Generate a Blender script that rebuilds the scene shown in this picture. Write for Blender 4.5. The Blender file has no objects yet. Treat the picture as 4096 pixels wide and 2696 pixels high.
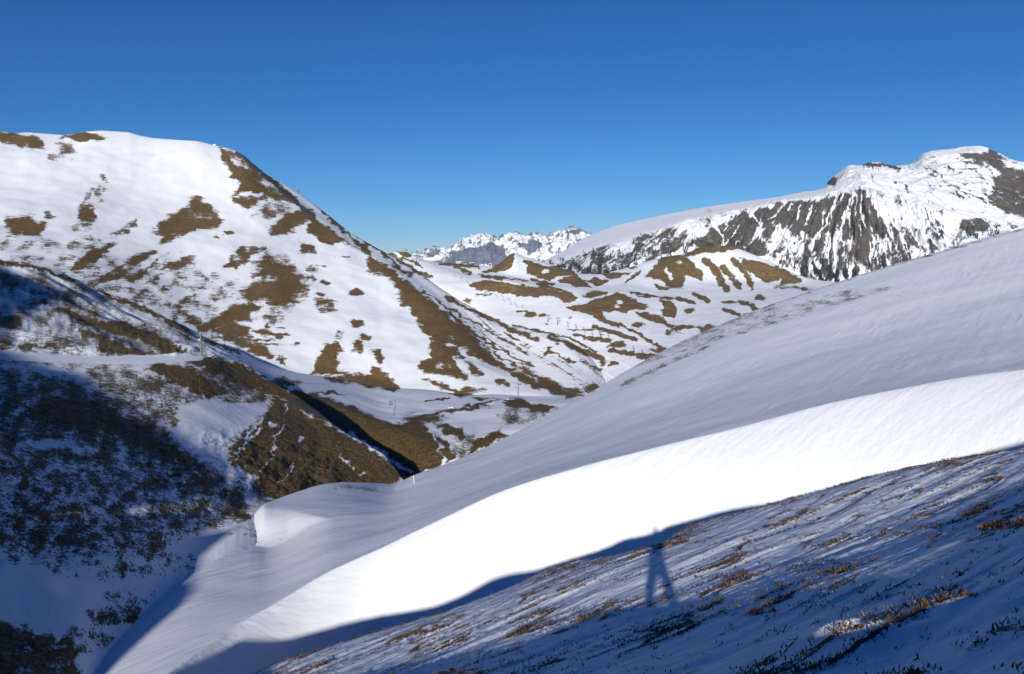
import bpy, math, random
import numpy as np
from mathutils import Vector, Matrix
random.seed(7); rng = np.random.default_rng(7)
S = bpy.context.scene
COL = S.collection
R_ = math.radians

# ------------------------------------------------------------------ camera, sky, sun, exposure
F, CX, CY, PITCH = 3094.0, 2048.0, 1348.0, R_(5.0)      # lens of the photograph, in its own pixels
def ray(px, py):
    x = (np.asarray(px, float)-CX)/F; v = (CY-np.asarray(py, float))/F
    cp, sp = math.cos(PITCH), math.sin(PITCH)
    return x, cp+sp*v, cp*v-sp
def at(px, py, R):                                      # a point seen at px,py, R metres away over the ground
    x, y, z = ray(px, py); k = np.asarray(R, float)/np.hypot(x, y)
    return np.stack([x*k, y*k, z*k], -1)
def proj(P):
    x, y, z = P[..., 0], P[..., 1], P[..., 2]
    cp, sp = math.cos(PITCH), math.sin(PITCH)
    d = np.maximum(cp*y-sp*z, 1e-3); v = (sp*y+cp*z)/d
    return CX+F*x/d, CY-F*v
cam = bpy.data.cameras.new("camera"); co = bpy.data.objects.new("camera", cam); COL.objects.link(co)
cam.sensor_width = 36; cam.lens = 36*F/4096; cam.clip_start = 0.05; cam.clip_end = 80000
co.rotation_euler = (math.pi/2-PITCH, 0, 0); S.camera = co

d0 = np.array(ray(2620, 2110)); d0 /= np.linalg.norm(d0)   # the way the sunlight travels
SUN_EL = math.asin(-d0[2]); SUN_AZ = math.atan2(-d0[0], -d0[1])
sun = bpy.data.lights.new("sun", 'SUN'); sun.energy = 5.0; sun.angle = R_(0.5); sun.color = (1, .965, .91)
so = bpy.data.objects.new("sun", sun); COL.objects.link(so)
so.rotation_euler = Vector((0, 0, -1)).rotation_difference(Vector(d0)).to_euler()
W = bpy.data.worlds.new("World"); S.world = W; W.use_nodes = True
nt = W.node_tree; bg = nt.nodes['Background']
sky = nt.nodes.new('ShaderNodeTexSky'); sky.sky_type = 'NISHITA'; sky.sun_disc = False
sky.sun_elevation = SUN_EL; sky.sun_rotation = SUN_AZ; sky.altitude = 2300; sky.air_density = 1.0; sky.dust_density = 0.3; sky.ozone_density = 3.0
bg.inputs['Strength'].default_value = 0.075
# thin mountain air: deeper blue than the sky model gives at this height
sep = nt.nodes.new('ShaderNodeSeparateColor'); cmb = nt.nodes.new('ShaderNodeCombineColor'); nt.links.new(sky.outputs[0], sep.inputs[0])
for i, (k, g) in enumerate(((.092, 2.0), (.418, 1.33), (.88, 1.11))):
    p_ = nt.nodes.new('ShaderNodeMath'); p_.operation = 'POWER'; p_.inputs[1].default_value = g
    m_ = nt.nodes.new('ShaderNodeMath'); m_.operation = 'MULTIPLY'; m_.inputs[1].default_value = k
    nt.links.new(sep.outputs[i], p_.inputs[0]); nt.links.new(p_.outputs[0], m_.inputs[0]); nt.links.new(m_.outputs[0], cmb.inputs[i])
nt.links.new(cmb.outputs[0], bg.inputs['Color'])
S.view_settings.view_transform = 'Standard'; S.view_settings.look = 'None'; S.view_settings.exposure = 0.06; S.view_settings.gamma = 1
S.render.engine = 'CYCLES'; S.cycles.use_denoising = True; S.cycles.max_bounces = 4; S.cycles.diffuse_bounces = 1
S.cycles.volume_bounces = 0

# ------------------------------------------------------------------ helpers
def tag(o, label, cat, group=None, kind=None):
    o['label'] = label; o['category'] = cat
    if group: o['group'] = group
    if kind: o['kind'] = kind
    return o
def _h(ix, iy, s):
    h = (ix.astype(np.int64)*374761393+iy.astype(np.int64)*668265263+s*974634777) & 0xffffffff
    h = ((h ^ (h >> 13))*1274126177) & 0xffffffff
    return (h ^ (h >> 16)) & 0xffff
def pn(x, y, s=0):                                      # gradient noise, about -0.7..0.7
    xi = np.floor(x); yi = np.floor(y); fx = x-xi; fy = y-yi
    u = fx*fx*fx*(fx*(fx*6-15)+10); v = fy*fy*fy*(fy*(fy*6-15)+10)
    def g(a, b):
        t = _h(xi+a, yi+b, s)*(2*np.pi/65536)
        return np.cos(t)*(fx-a)+np.sin(t)*(fy-b)
    return (g(0, 0)*(1-u)+g(1, 0)*u)*(1-v)+(g(0, 1)*(1-u)+g(1, 1)*u)*v
def fbm(x, y, o=5, s=0, gain=.5, ridge=False):
    t = 0; a = 1; tot = 0
    for k in range(o):
        n = pn(x*2**k+17.3*k, y*2**k-9.1*k, s+k)
        t = t+a*((1-2.2*np.abs(n))-.45 if ridge else n); a *= gain
    return t
def pchip(x, y, xq):
    x = np.asarray(x, float); y = np.asarray(y, float)
    if len(x) < 3: return np.interp(xq, x, y)
    h = np.diff(x); d = np.diff(y)/h; m = np.zeros_like(y)
    w1 = 2*h[1:]+h[:-1]; w2 = h[1:]+2*h[:-1]
    ok = d[1:]*d[:-1] > 0
    with np.errstate(all='ignore'):
        m[1:-1] = np.where(ok, (w1+w2)/(w1/d[:-1]+w2/d[1:]), 0)
    m[0] = d[0]; m[-1] = d[-1]
    i = np.clip(np.searchsorted(x, xq)-1, 0, len(x)-2); t = np.clip((xq-x[i])/h[i], 0, 1)
    return ((1+2*t)*(1-t)**2*y[i]+t*(1-t)**2*h[i]*m[i]+t*t*(3-2*t)*y[i+1]+t*t*(t-1)*h[i]*m[i+1])
def loft(rows, px, subs, blur={}):
    """rows: lines over the land from near to far, each [(px, py, range) or (px, 'z', height, range)]"""
    T, L = [], []
    for r in rows:
        xs, ts, ls = [], [], []
        for q in r:
            if q[1] == 'z': xs.append(q[0]); ts.append(q[2]/q[3]); ls.append(math.log(q[3]))
            else:
                p = at(q[0], q[1], q[2]); xs.append(q[0]); ts.append(p[2]/q[2]); ls.append(math.log(q[2]))
        T.append(pchip(xs, ts, px)); L.append(pchip(xs, ls, px))
    for k, n in blur.items():                            # ease the bends where one surveyed point meets the next
        for A in (T, L):
            for _ in range(2): A[k] = np.convolve(np.pad(A[k], n, mode='edge'), np.ones(2*n+1)/(2*n+1), 'valid')
    T = np.array(T); L = np.array(L)
    u = np.concatenate([np.arange(n)/n+i for i, n in enumerate(subs)]+[[len(rows)-1]])
    out = []
    k = np.arange(len(rows))
    def col(A):                                         # pchip over the rows, for all columns at once
        d = np.diff(A, axis=0); m = np.zeros_like(A)
        ok = d[1:]*d[:-1] > 0
        with np.errstate(all='ignore'): m[1:-1] = np.where(ok, 2/(1/d[:-1]+1/d[1:]), 0)
        m[0] = d[0]; m[-1] = d[-1]
        i = np.clip(np.floor(u).astype(int), 0, len(rows)-2); t = (u-i)[:, None]
        return (1+2*t)*(1-t)**2*A[i]+t*(1-t)**2*m[i]+t*t*(3-2*t)*A[i+1]+t*t*(t-1)*m[i+1]
    T = col(T); Rg = np.exp(col(L))
    x = (px-CX)/F; az = np.arctan2(x, math.cos(PITCH)+0*x)
    # direction of a column bends slightly with height: solve for the plane px = const
    cp, sp = math.cos(PITCH), math.sin(PITCH)
    # x/(cp*y-sp*z)=xi, x^2+y^2=1, z=T
    X = np.broadcast_to(x, T.shape); y = np.ones_like(T)
    for _ in range(6):
        xx = X*(cp*y-sp*T); y = np.sqrt(np.maximum(1-xx*xx, 1e-4))
    xx = X*(cp*y-sp*T)
    return np.stack([xx*Rg, y*Rg, T*Rg], -1)
def grid_mesh(name, P, mat, attrs=None):
    M, N = P.shape[:2]
    me = bpy.data.meshes.new(name); me.vertices.add(M*N); me.vertices.foreach_set('co', P.reshape(-1).astype(np.float32))
    i = np.arange(M*N).reshape(M, N)
    q = np.stack([i[:-1, :-1], i[:-1, 1:], i[1:, 1:], i[1:, :-1]], -1).reshape(-1, 4)
    n = len(q); me.loops.add(n*4); me.polygons.add(n)
    me.loops.foreach_set('vertex_index', q.reshape(-1).astype(np.int32))
    me.polygons.foreach_set('loop_start', np.arange(0, n*4, 4, dtype=np.int32))
    me.polygons.foreach_set('use_smooth', np.ones(n, bool))
    me.update(calc_edges=True)
    for k, a in (attrs or {}).items():
        at_ = me.attributes.new(k, 'FLOAT', 'POINT'); at_.data.foreach_set('value', a.reshape(-1).astype(np.float32))
    o = bpy.data.objects.new(name, me); COL.objects.link(o); me.materials.append(mat)
    return o
def tri_mesh(name, V, Fc, mat, parent=None, smooth=False, cols=None):
    me = bpy.data.meshes.new(name); V = np.asarray(V, np.float32); Fc = np.asarray(Fc, np.int32)
    k = Fc.shape[1]; n = len(Fc)
    me.vertices.add(len(V)); me.vertices.foreach_set('co', V.reshape(-1))
    me.loops.add(n*k); me.polygons.add(n); me.loops.foreach_set('vertex_index', Fc.reshape(-1))
    me.polygons.foreach_set('loop_start', np.arange(0, n*k, k, dtype=np.int32))
    if smooth: me.polygons.foreach_set('use_smooth', np.ones(n, bool))
    me.update(calc_edges=True)
    if cols is not None:
        a = me.attributes.new('tint', 'FLOAT', 'POINT'); a.data.foreach_set('value', np.asarray(cols, np.float32))
    o = bpy.data.objects.new(name, me); COL.objects.link(o); me.materials.append(mat)
    if parent: o.parent = parent
    return o
# patches of bare ground, each with its own outline; a field >0 is bare, noise in the material frays the edge
def sd_poly(pts, X, Y):
    p = np.array(pts, float); q = np.roll(p, -1, 0); d2 = np.full(X.shape, 1e18); ins = np.zeros(X.shape, bool)
    for (ax, ay), (bx, by) in zip(p, q):
        ex, ey = bx-ax, by-ay; wx, wy = X-ax, Y-ay
        t = np.clip((wx*ex+wy*ey)/(ex*ex+ey*ey+1e-9), 0, 1)
        d2 = np.minimum(d2, (wx-t*ex)**2+(wy-t*ey)**2)
        c = ((ay > Y) != (by > Y)) & (X < ex*(Y-ay)/(ey+1e-12)+ax); ins ^= c
    return np.where(ins, 1, -1)*np.sqrt(d2)
def sd_line(pts, X, Y, w):
    d2 = np.full(X.shape, 1e18)
    for (ax, ay), (bx, by) in zip(pts[:-1], pts[1:]):
        ex, ey = bx-ax, by-ay; wx, wy = X-ax, Y-ay
        t = np.clip((wx*ex+wy*ey)/(ex*ex+ey*ey+1e-9), 0, 1)
        d2 = np.minimum(d2, (wx-t*ex)**2+(wy-t*ey)**2)
    return w-np.sqrt(d2)
def patch_field(shapes, PX, PY, base=-1.0, sk=1.):
    Fd = np.full(PX.shape, base)
    for s in shapes:
        k = s[0]; s = s[:-1]+(s[-1]*sk,)
        if k == 'P': pts, val, soft = s[1], s[2], s[3]; a = np.array(pts); lo = a.min(0)-soft*1.2; hi = a.max(0)+soft*1.2
        elif k in 'SN': pts, w, val, soft = s[1:5]; a = np.array(pts); lo = a.min(0)-w-soft*1.2; hi = a.max(0)+w+soft*1.2
        else: cx, cy, rx, ry, val, soft = s[1:7]; m = max(rx, ry)+soft*1.2; lo = (cx-m, cy-m); hi = (cx+m, cy+m)
        b = (PX > lo[0]) & (PX < hi[0]) & (PY > lo[1]) & (PY < hi[1])
        if not b.any(): continue
        x, y = PX[b], PY[b]
        if k == 'P': d = sd_poly(pts, x, y)
        elif k in 'SN': d = sd_line(pts, x, y, w)
        else: d = (1-np.hypot((x-cx)/rx, (y-cy)/ry))*min(rx, ry)
        if k in 'NH':
            Fd[b] = np.minimum(Fd[b], np.clip(-d/soft, -1, 1)*abs(val) if val < 0 else np.clip(-d/soft, -1, 1))
        else:
            Fd[b] = np.maximum(Fd[b], np.minimum(val, np.clip(d/soft, -1, 1)))
    return Fd
def Pg(pts, val=1., soft=14): return ('P', pts, val, soft)
def St(pts, w, val=1., soft=9): return ('S', pts, w, val, soft)
def Nt(pts, w, val=-1., soft=7): return ('N', pts, w, val, soft)
def El(cx, cy, rx, ry, val=1., soft=10): return ('E', cx, cy, rx, ry, val, soft)
def Ho(cx, cy, rx, ry, soft=8): return ('H', cx, cy, rx, ry, -1., soft)
G = [
 # the big mountain's face
 Pg([(-80, 525), (0, 529), (64, 532), (134, 541), (172, 564), (179, 596), (128, 589), (80, 583), (32, 573), (-80, 560)], .9),
 Pg([(236, 545), (287, 538), (335, 532), (376, 535), (447, 545), (443, 557), (351, 565), (287, 561)], .9, 10),
 Pg([(223, 573), (281, 577), (306, 605), (255, 612)], .1, 14), El(240, 632, 30, 12, -.2, 10),
 Pg([(412, 700), (434, 746), (428, 800), (383, 790), (395, 749)], .02, 22), Pg([(361, 758), (378, 765), (351, 797), (329, 806)], .1, 12),
 Pg([(325, 813), (361, 825), (383, 880), (335, 892), (309, 877), (311, 838)], .42, 14), El(335, 915, 32, 25, -.15, 16), El(345, 985, 60, 34, -.12, 22),
 Pg([(32, 867), (128, 867), (185, 908), (160, 947), (64, 944), (10, 912)], .5, 22), El(80, 965, 110, 36, -.18, 22), Pg([(179, 848), (205, 850), (220, 880), (190, 872)], .1, 12),
 Pg([(450, 943), (495, 905), (542, 886), (552, 899), (498, 928)], .18, 14), 
 Pg([(781, 787), (804, 801), (855, 838), (897, 880), (864, 912), (786, 917), (693, 958), (633, 977), (656, 940), (624, 921), (638, 889), (721, 847)], .34, 22),
 El(785, 793, 16, 9, .8, 8),
 Pg([(296, 1046), (351, 1005), (416, 981), (467, 977), (397, 1028), (379, 1055), (324, 1079), (282, 1083)], 1, 12),
 Pg([(333, 1143), (416, 1097), (508, 1042), (578, 1009), (624, 1009), (555, 1060), (499, 1097), (434, 1125), (370, 1148)], .22, 16),
 St([(410, 1108), (470, 1076), (530, 1040)], 8, .7, 10), St([(437, 1118), (490, 1098)], 8, .9, 10),
 Pg([(499, 1125), (578, 1074), (670, 1014), (624, 1051), (555, 1115)], .25, 14), El(530, 1115, 28, 10, .8, 8),
 Pg([(587, 1139), (647, 1074), (740, 1028), (795, 1018), (721, 1069), (656, 1097), (615, 1134)], .08, 16), St([(660, 1068), (740, 1040)], 8, .6, 10),
 Pg([(906, 1069), (924, 1018), (984, 977), (1058, 991), (994, 1032), (948, 1074)], .26, 14), El(925, 1062, 20, 10, .7, 8),
 El(912, 930, 20, 7, .9, 6), El(868, 947, 10, 4, .5, 5),
 Pg([(881, 595), (906, 601), (921, 633), (951, 656), (989, 679), (1004, 701), (1033, 720), (1051, 741), (1055, 764), (1044, 777), (989, 771), (970, 773), (932, 788), (929, 779), (949, 760), (966, 733), (932, 718), (912, 682), (898, 645), (889, 616)], .85, 12),
 Pg([(900, 600), (935, 602), (985, 630), (1040, 700), (1100, 752), (1180, 812), (1060, 790), (1055, 764), (1000, 690), (940, 640)], .14, 16),
 St([(948, 612), (985, 634), (1030, 680), (1080, 718), (1140, 770), (1188, 812), (1250, 862)], 11, .8, 8),
 Pg([(926, 783), (1068, 783), (1064, 799), (1014, 818), (984, 826), (934, 803)], .25, 14),
 Pg([(1011, 864), (1091, 795), (1168, 826), (1145, 845), (1068, 868)], .0, 18),
 Pg([(1068, 914), (1145, 852), (1221, 845), (1233, 875), (1183, 906), (1145, 940), (1106, 948)], .38, 18),
 Pg([(1200, 835), (1250, 866), (1309, 908), (1374, 954), (1465, 1014), (1367, 963), (1329, 977), (1279, 963), (1248, 940), (1214, 914), (1245, 890)], 1, 10),
 Pg([(1191, 967), (1217, 967), (1260, 998), (1252, 1011), (1206, 1002)], .4, 12), El(1386, 1024, 17, 5, .9, 5),
 Pg([(1474, 1018), (1539, 1056), (1610, 1112), (1669, 1158), (1770, 1239), (1883, 1340), (1967, 1426), (2114, 1506), (2240, 1554), (2300, 1580), (2261, 1590), (2198, 1570), (2135, 1546), (2072, 1520), (2030, 1491), (1967, 1458), (1904, 1428), (1862, 1399), (1828, 1386), (1852, 1428), (1820, 1428), (1845, 1483), (1870, 1516), (1820, 1512), (1757, 1500), (1694, 1491), (1677, 1470), (1681, 1449), (1711, 1441), (1715, 1407), (1728, 1369), (1690, 1319), (1665, 1285), (1652, 1243), (1610, 1218), (1587, 1193), (1597, 1159), (1576, 1126), (1539, 1105), (1484, 1092), (1465, 1067)], 1, 12),
 Ho(1805, 1378, 16, 9), Ho(1808, 1350, 14, 6), El(1840, 1330, 40, 40, .28, 30), Ho(1760, 1465, 24, 8, 10),
 Pg([(1858, 1447), (1892, 1449), (1929, 1487), (1929, 1504), (1883, 1491)], .8, 10), Pg([(1978, 1525), (2001, 1508), (2030, 1525), (2049, 1542), (1988, 1537)], 1, 9),
 Pg([(1694, 1516), (1778, 1529), (1820, 1554), (1892, 1579), (1841, 1586), (1766, 1558), (1719, 1533)], .85, 12), El(1895, 1560, 40, 9, .1, 10), El(1960, 1460, 40, 5, -.2, 6),
 Pg([(1032, 1033), (1115, 1029), (1156, 1050), (1185, 1091), (1235, 1116), (1218, 1174), (1198, 1203), (1136, 1236), (1106, 1220), (1061, 1207), (990, 1195), (965, 1157), (1032, 1083)], .8, 34),
 Ho(1050, 1118, 34, 10, 16), Ho(1068, 1140, 14, 5, 10),
 Pg([(916, 1215), (990, 1211), (1052, 1222), (1000, 1262), (1010, 1290), (950, 1285), (880, 1305), (830, 1322), (780, 1330), (795, 1308), (850, 1275), (900, 1240)], .8, 16),
 Pg([(845, 1315), (932, 1286), (1003, 1315), (1015, 1352), (990, 1365), (1053, 1390), (1094, 1427), (1082, 1439), (990, 1402), (870, 1350)], .4, 16), El(905, 1320, 60, 30, .12, 16), Ho(888, 1342, 14, 9, 12), 
 Pg([(990, 1315), (1053, 1319), (1152, 1336), (1106, 1352), (1044, 1342)], .6, 10), El(1050, 1360, 40, 6, .7, 6), El(1100, 1376, 90, 3, -.05, 5),
 Pg([(1098, 1444), (1119, 1427), (1156, 1431), (1131, 1439), (1148, 1468)], .9, 8),
 Pg([(1250, 1495), (1264, 1444), (1289, 1427), (1293, 1381), (1339, 1369), (1380, 1402), (1355, 1419), (1347, 1481), (1384, 1489), (1484, 1493), (1488, 1470), (1522, 1474), (1547, 1500), (1581, 1525), (1591, 1550), (1560, 1560), (1400, 1535), (1300, 1510)], 1, 12),
 El(1425, 1170, 24, 17, 1, 9), El(1298, 1211, 36, 20, .45, 14), El(1290, 1178, 16, 6, .7, 6), El(1310, 1240, 30, 8, .1, 8), El(1432, 1290, 25, 16, .3, 12), El(1430, 1380, 18, 15, .6, 9), El(1432, 1402, 22, 9, .3, 8), El(1463, 1348, 24, 9, .6, 9), El(1450, 1340, 14, 8, .8, 7),
 Pg([(1484, 1399), (1522, 1403), (1532, 1441), (1509, 1449), (1500, 1420)], .7, 9), El(1360, 1338, 15, 15, .1, 10), El(1093, 1265, 36, 30, -.02, 18), El(1068, 1303, 9, 5, .8, 5), El(1120, 1311, 16, 5, .6, 5),
 El(1240, 1080, 20, 14, -.05, 10), El(1270, 1070, 25, 14, -.02, 10), El(1297, 1130, 14, 7, .5, 6), El(1240, 1110, 24, 8, .2, 8),
 Pg([(712, 1210), (750, 1180), (808, 1165), (780, 1190), (730, 1212)], .3, 10), El(560, 1166, 44, 10, .05, 9), El(590, 1200, 40, 14, -.1, 12), El(660, 1205, 60, 14, -.15, 12), El(640, 1250, 60, 14, -.3, 12), El(400, 1150, 90, 12, -.05, 12), El(790, 1292, 60, 10, .15, 9), El(730, 1270, 60, 16, -.1, 12),
 # lines on its far flank
 St([(1283, 829), (1309, 860), (1344, 894), (1394, 940), (1451, 986), (1482, 1013)], 8), St([(1386, 891), (1451, 948), (1509, 994), (1566, 1044), (1612, 1082), (1639, 1096)], 8, .9), El(1640, 1092, 14, 14, .1, 10),
 St([(1555, 1012), (1618, 1052), (1652, 1079), (1719, 1109)], 7, .35), St([(1694, 1168), (1778, 1218), (1841, 1260), (1946, 1319), (2030, 1369), (2114, 1420)], 4, .8, 6), El(1672, 1140, 40, 14, -.2, 12),
 St([(1787, 1189), (1845, 1222), (1904, 1248), (1988, 1285), (2051, 1319), (2148, 1359)], 7, .9, 7), St([(2040, 1318), (2148, 1357)], 9, .9, 7), St([(1799, 1256), (1883, 1319), (1946, 1369), (2030, 1411)], 7, .9, 7), St([(1900, 1360), (1990, 1420), (2080, 1470)], 5, .5, 7),
 St([(2055, 1302), (2156, 1323), (2282, 1353), (2383, 1407)], 4, .9, 6), St([(2198, 1348), (2282, 1382), (2366, 1420)], 7, .9, 7), St([(2207, 1352), (2281, 1380), (2351, 1412), (2414, 1436)], 10, 1, 7), St([(2140, 1320), (2246, 1345)], 4, .8, 6),
 St([(2193, 1405), (2295, 1448)], 4, .9, 6), St([(2309, 1445), (2404, 1482)], 4, .8, 6), El(2190, 1400, 12, 12, .4, 8), St([(1960, 1380), (2060, 1432), (2140, 1470)], 4, .4, 6), St([(2020, 1330), (2120, 1390)], 4, .7, 6),
 Pg([(2090, 1462), (2160, 1500), (2260, 1545), (2360, 1575), (2260, 1585), (2190, 1550), (2120, 1510)], .35, 16), El(2375, 1560, 40, 24, .25, 14),
 # the ski valley
 Pg([(1590, 1006), (1640, 1012), (1650, 1030), (1610, 1024)], .9, 7), St([(1610, 1030), (1660, 1050), (1690, 1072)], 5, .7, 6),
 Pg([(1734, 1053), (1806, 1053), (1883, 1055), (1914, 1061), (1919, 1074), (1845, 1068), (1768, 1060)], 1, 7), St([(1818, 1068), (1883, 1091)], 5, .9, 6), St([(1850, 1088), (1880, 1098)], 3, .8, 5),
 Pg([(1933, 1088), (1971, 1072), (1975, 1057), (2025, 1030), (2044, 1010), (2064, 1005), (2052, 1053), (2044, 1076), (1998, 1088), (1952, 1093)], 1, 7),
 Pg([(2094, 1038), (2132, 1046), (2170, 1061), (2228, 1065), (2297, 1084), (2300, 1095), (2228, 1107), (2205, 1122), (2170, 1118), (2132, 1099), (2105, 1095), (2109, 1068)], 1, 8), Ho(2183, 1086, 13, 7),
 Pg([(1914, 1099), (1998, 1103), (2032, 1111), (2009, 1120), (1940, 1113)], .5, 8), El(1930, 1180, 30, 5, .7, 6),
 Pg([(1875, 1137), (1902, 1126), (1940, 1120), (1998, 1126), (2075, 1141), (2151, 1147), (2228, 1160), (2285, 1172), (2312, 1191), (2297, 1206), (2258, 1212), (2228, 1187), (2151, 1187), (2094, 1185), (2017, 1172), (1960, 1164), (1902, 1155)], 1, 8),
 Pg([(2220, 1126), (2304, 1093), (2323, 1114), (2373, 1149), (2323, 1149), (2258, 1130)], .95, 7), Pg([(2351, 1127), (2382, 1110), (2434, 1125), (2392, 1150)], 1, 7),
 St([(2128, 1118), (2209, 1137)], 6, 1, 6), St([(2151, 1137), (2258, 1164)], 5, .9, 6), St([(2040, 1115), (2110, 1122)], 4, .5, 6),
 Pg([(2256, 1229), (2316, 1222), (2369, 1201), (2439, 1180), (2474, 1166), (2519, 1187), (2597, 1226), (2575, 1243), (2540, 1232), (2500, 1255), (2460, 1240), (2432, 1250), (2405, 1240), (2422, 1283), (2393, 1282), (2370, 1262), (2340, 1252), (2290, 1243)], 1, 8), Ho(2480, 1208, 15, 8), Ho(2465, 1225, 10, 5),
 Pg([(2350, 1166), (2380, 1163), (2440, 1170), (2400, 1193), (2330, 1190)], 1, 7), Nt([(2255, 1224), (2316, 1214), (2369, 1196), (2440, 1175)], 4), Nt([(2310, 1215), (2335, 1195), (2318, 1183)], 5),
 Pg([(2538, 1248), (2593, 1251), (2639, 1263), (2679, 1299), (2738, 1341), (2654, 1300), (2578, 1276)], 1, 8), Pg([(2639, 1198), (2684, 1203), (2714, 1238), (2694, 1274), (2644, 1258), (2654, 1228)], .95, 9),
 St([(2709, 1195), (2775, 1211)], 8, 1, 6), St([(2775, 1175), (2835, 1205)], 8, 1, 6), St([(2553, 1188), (2600, 1184)], 5, 1, 5), St([(2523, 1170), (2600, 1182), (2679, 1195)], 4, .9, 5), St([(2640, 1190), (2690, 1194)], 6, .9, 5),
 Pg([(2730, 1023), (2770, 1000), (2805, 984), (2916, 979), (2956, 994), (2881, 1009), (2805, 1014), (2755, 1026)], 1, 7),
 Pg([(2578, 1107), (2619, 1062), (2650, 1024), (2724, 1016), (2770, 1052), (2815, 1092), (2805, 1122), (2740, 1102), (2730, 1153), (2679, 1153), (2639, 1117)], 1, 12), Nt([(2665, 1075), (2685, 1115)], 7), Ho(2716, 1050, 8, 4),
 Pg([(2614, 1137), (2684, 1153), (2669, 1163), (2629, 1155)], .9, 8), Pg([(2410, 1097), (2470, 1088), (2530, 1090), (2480, 1108), (2440, 1118)], .95, 7), St([(2505, 1128), (2560, 1088)], 6, .7, 6), El(2540, 1070, 24, 4, .7, 5),
 St([(2820, 1042), (2856, 1072), (2876, 1112), (2906, 1158)], 13, .9, 10), St([(2896, 1072), (2931, 1112), (2956, 1147)], 12, .35, 10), St([(2931, 1042), (2972, 1077), (3002, 1132)], 12, .8, 10), St([(2990, 1130), (3010, 1160)], 4, .6, 6),
 Pg([(2961, 1032), (3057, 1052), (3133, 1077), (3214, 1117), (3198, 1132), (3118, 1140), (3123, 1117), (3067, 1132), (3017, 1102), (2977, 1072)], 1, 9),
 El(2757, 1243, 20, 10, .5), St([(2896, 1238), (2956, 1258)], 8, .9, 7), St([(2956, 1208), (3012, 1221)], 8, .9, 7), St([(3007, 1231), (3062, 1248)], 7, .9, 7), El(3000, 1266, 30, 14, .8), El(3035, 1190, 20, 12, .25), El(2920, 1208, 30, 5, .3, 6), El(3220, 1157, 22, 6, .7, 6), El(3272, 1175, 26, 9, .9, 7), El(3150, 1150, 50, 5, .1, 6),
 Pg([(2780, 1309), (2845, 1294), (2881, 1309), (2856, 1329), (2805, 1324)], .55), El(2905, 1310, 28, 12, .5), El(2735, 1308, 34, 8, .3, 8), El(2685, 1330, 20, 15, .1), El(2552, 1300, 26, 10, .6, 8), El(2780, 1350, 12, 5, .5, 6), El(2940, 1290, 30, 9, .8, 7),
 St([(2376, 1306), (2452, 1329), (2543, 1359)], 8, .9, 7), St([(2422, 1289), (2482, 1299), (2553, 1334), (2629, 1385), (2704, 1435)], 5, .8, 7), St([(2430, 1288), (2470, 1300)], 9, .9, 6), St([(2600, 1360), (2680, 1412), (2760, 1450)], 3, .6, 6),
 St([(2295, 1338), (2351, 1348), (2404, 1352)], 4, .8, 6), El(2425, 1362, 22, 11, 1, 7), El(2380, 1356, 40, 8, .5, 7), El(2475, 1378, 34, 12, .55), St([(2425, 1388), (2470, 1372)], 3, .8, 5), St([(2439, 1401), (2526, 1415), (2649, 1454)], 8, .9, 7), El(2570, 1420, 50, 8, .4, 7), El(2410, 1452, 12, 14, .8, 8), El(2600, 1478, 28, 6, .9, 6), El(2440, 1455, 30, 8, .2, 7), El(2640, 1400, 40, 8, .2, 8),
 El(2123, 1257, 24, 11, 1, 7), El(2168, 1262, 16, 6, .9, 6), El(2110, 1247, 40, 3, .6, 4), Pg([(1845, 1200), (1890, 1195), (1880, 1212), (1890, 1222), (1870, 1215)], .9, 7), El(2185, 1295, 8, 4, .9, 5), El(2280, 1272, 8, 3, .8, 4), El(2330, 1320, 60, 3, .3, 4),
 # the gully hillside
 Pg([(185, 1236), (254, 1226), (324, 1259), (393, 1277), (499, 1287), (578, 1319), (670, 1361), (740, 1393), (804, 1421), (661, 1416), (624, 1393), (532, 1351), (439, 1333), (324, 1296), (259, 1259)], .85, 14), El(167, 1214, 32, 9, 1, 7),
 Pg([(268, 1296), (416, 1333), (508, 1388), (638, 1418), (508, 1416), (402, 1409), (397, 1370), (287, 1319)], .4, 14), Pg([(0, 1259), (55, 1263), (97, 1287), (69, 1319), (-60, 1300)], .5, 14),
 El(300, 1250, 560, 190, -.14, 90), Pg([(0, 1080), (200, 1130), (400, 1210), (380, 1260), (200, 1190), (0, 1130)], .0, 30), El(420, 1350, 260, 60, -.12, 30), El(100, 1385, 170, 8, .2, 8),
 St([(0, 1046), (150, 1070), (300, 1122)], 8, .5, 8), St([(430, 1180), (540, 1222), (640, 1266), (740, 1316)], 9, .8, 8), St([(800, 1352), (880, 1382), (960, 1412)], 5, .4, 7), El(800, 1420, 150, 60, -.3, 40), El(1120, 1530, 60, 14, .1, 12), El(1300, 1572, 60, 4, .3, 6), El(1370, 1576, 30, 4, .8, 5),
 Pg([(578, 1467), (647, 1448), (716, 1462), (809, 1499), (901, 1550), (924, 1573), (832, 1592), (740, 1559), (647, 1508)], 1, 12), Pg([(340, 1470), (560, 1490), (720, 1570), (700, 1700), (560, 1640), (420, 1560)], -.02, 30), El(760, 1530, 130, 60, -.05, 40),
 Pg([(721, 1439), (855, 1430), (971, 1453), (1002, 1480), (1104, 1536), (1155, 1556), (1150, 1600), (1050, 1575), (940, 1530), (850, 1495), (780, 1462)], .95, 12), El(960, 1570, 130, 34, .0, 20),
 Pg([(1120, 1565), (1200, 1566), (1267, 1577), (1385, 1617), (1461, 1653), (1563, 1694), (1640, 1684), (1696, 1694), (1715, 1720), (1735, 1760), (1765, 1810), (1768, 1842), (1740, 1870), (1660, 1905), (1538, 1827), (1410, 1740), (1250, 1660), (1140, 1612)], 1, 12),
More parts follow.
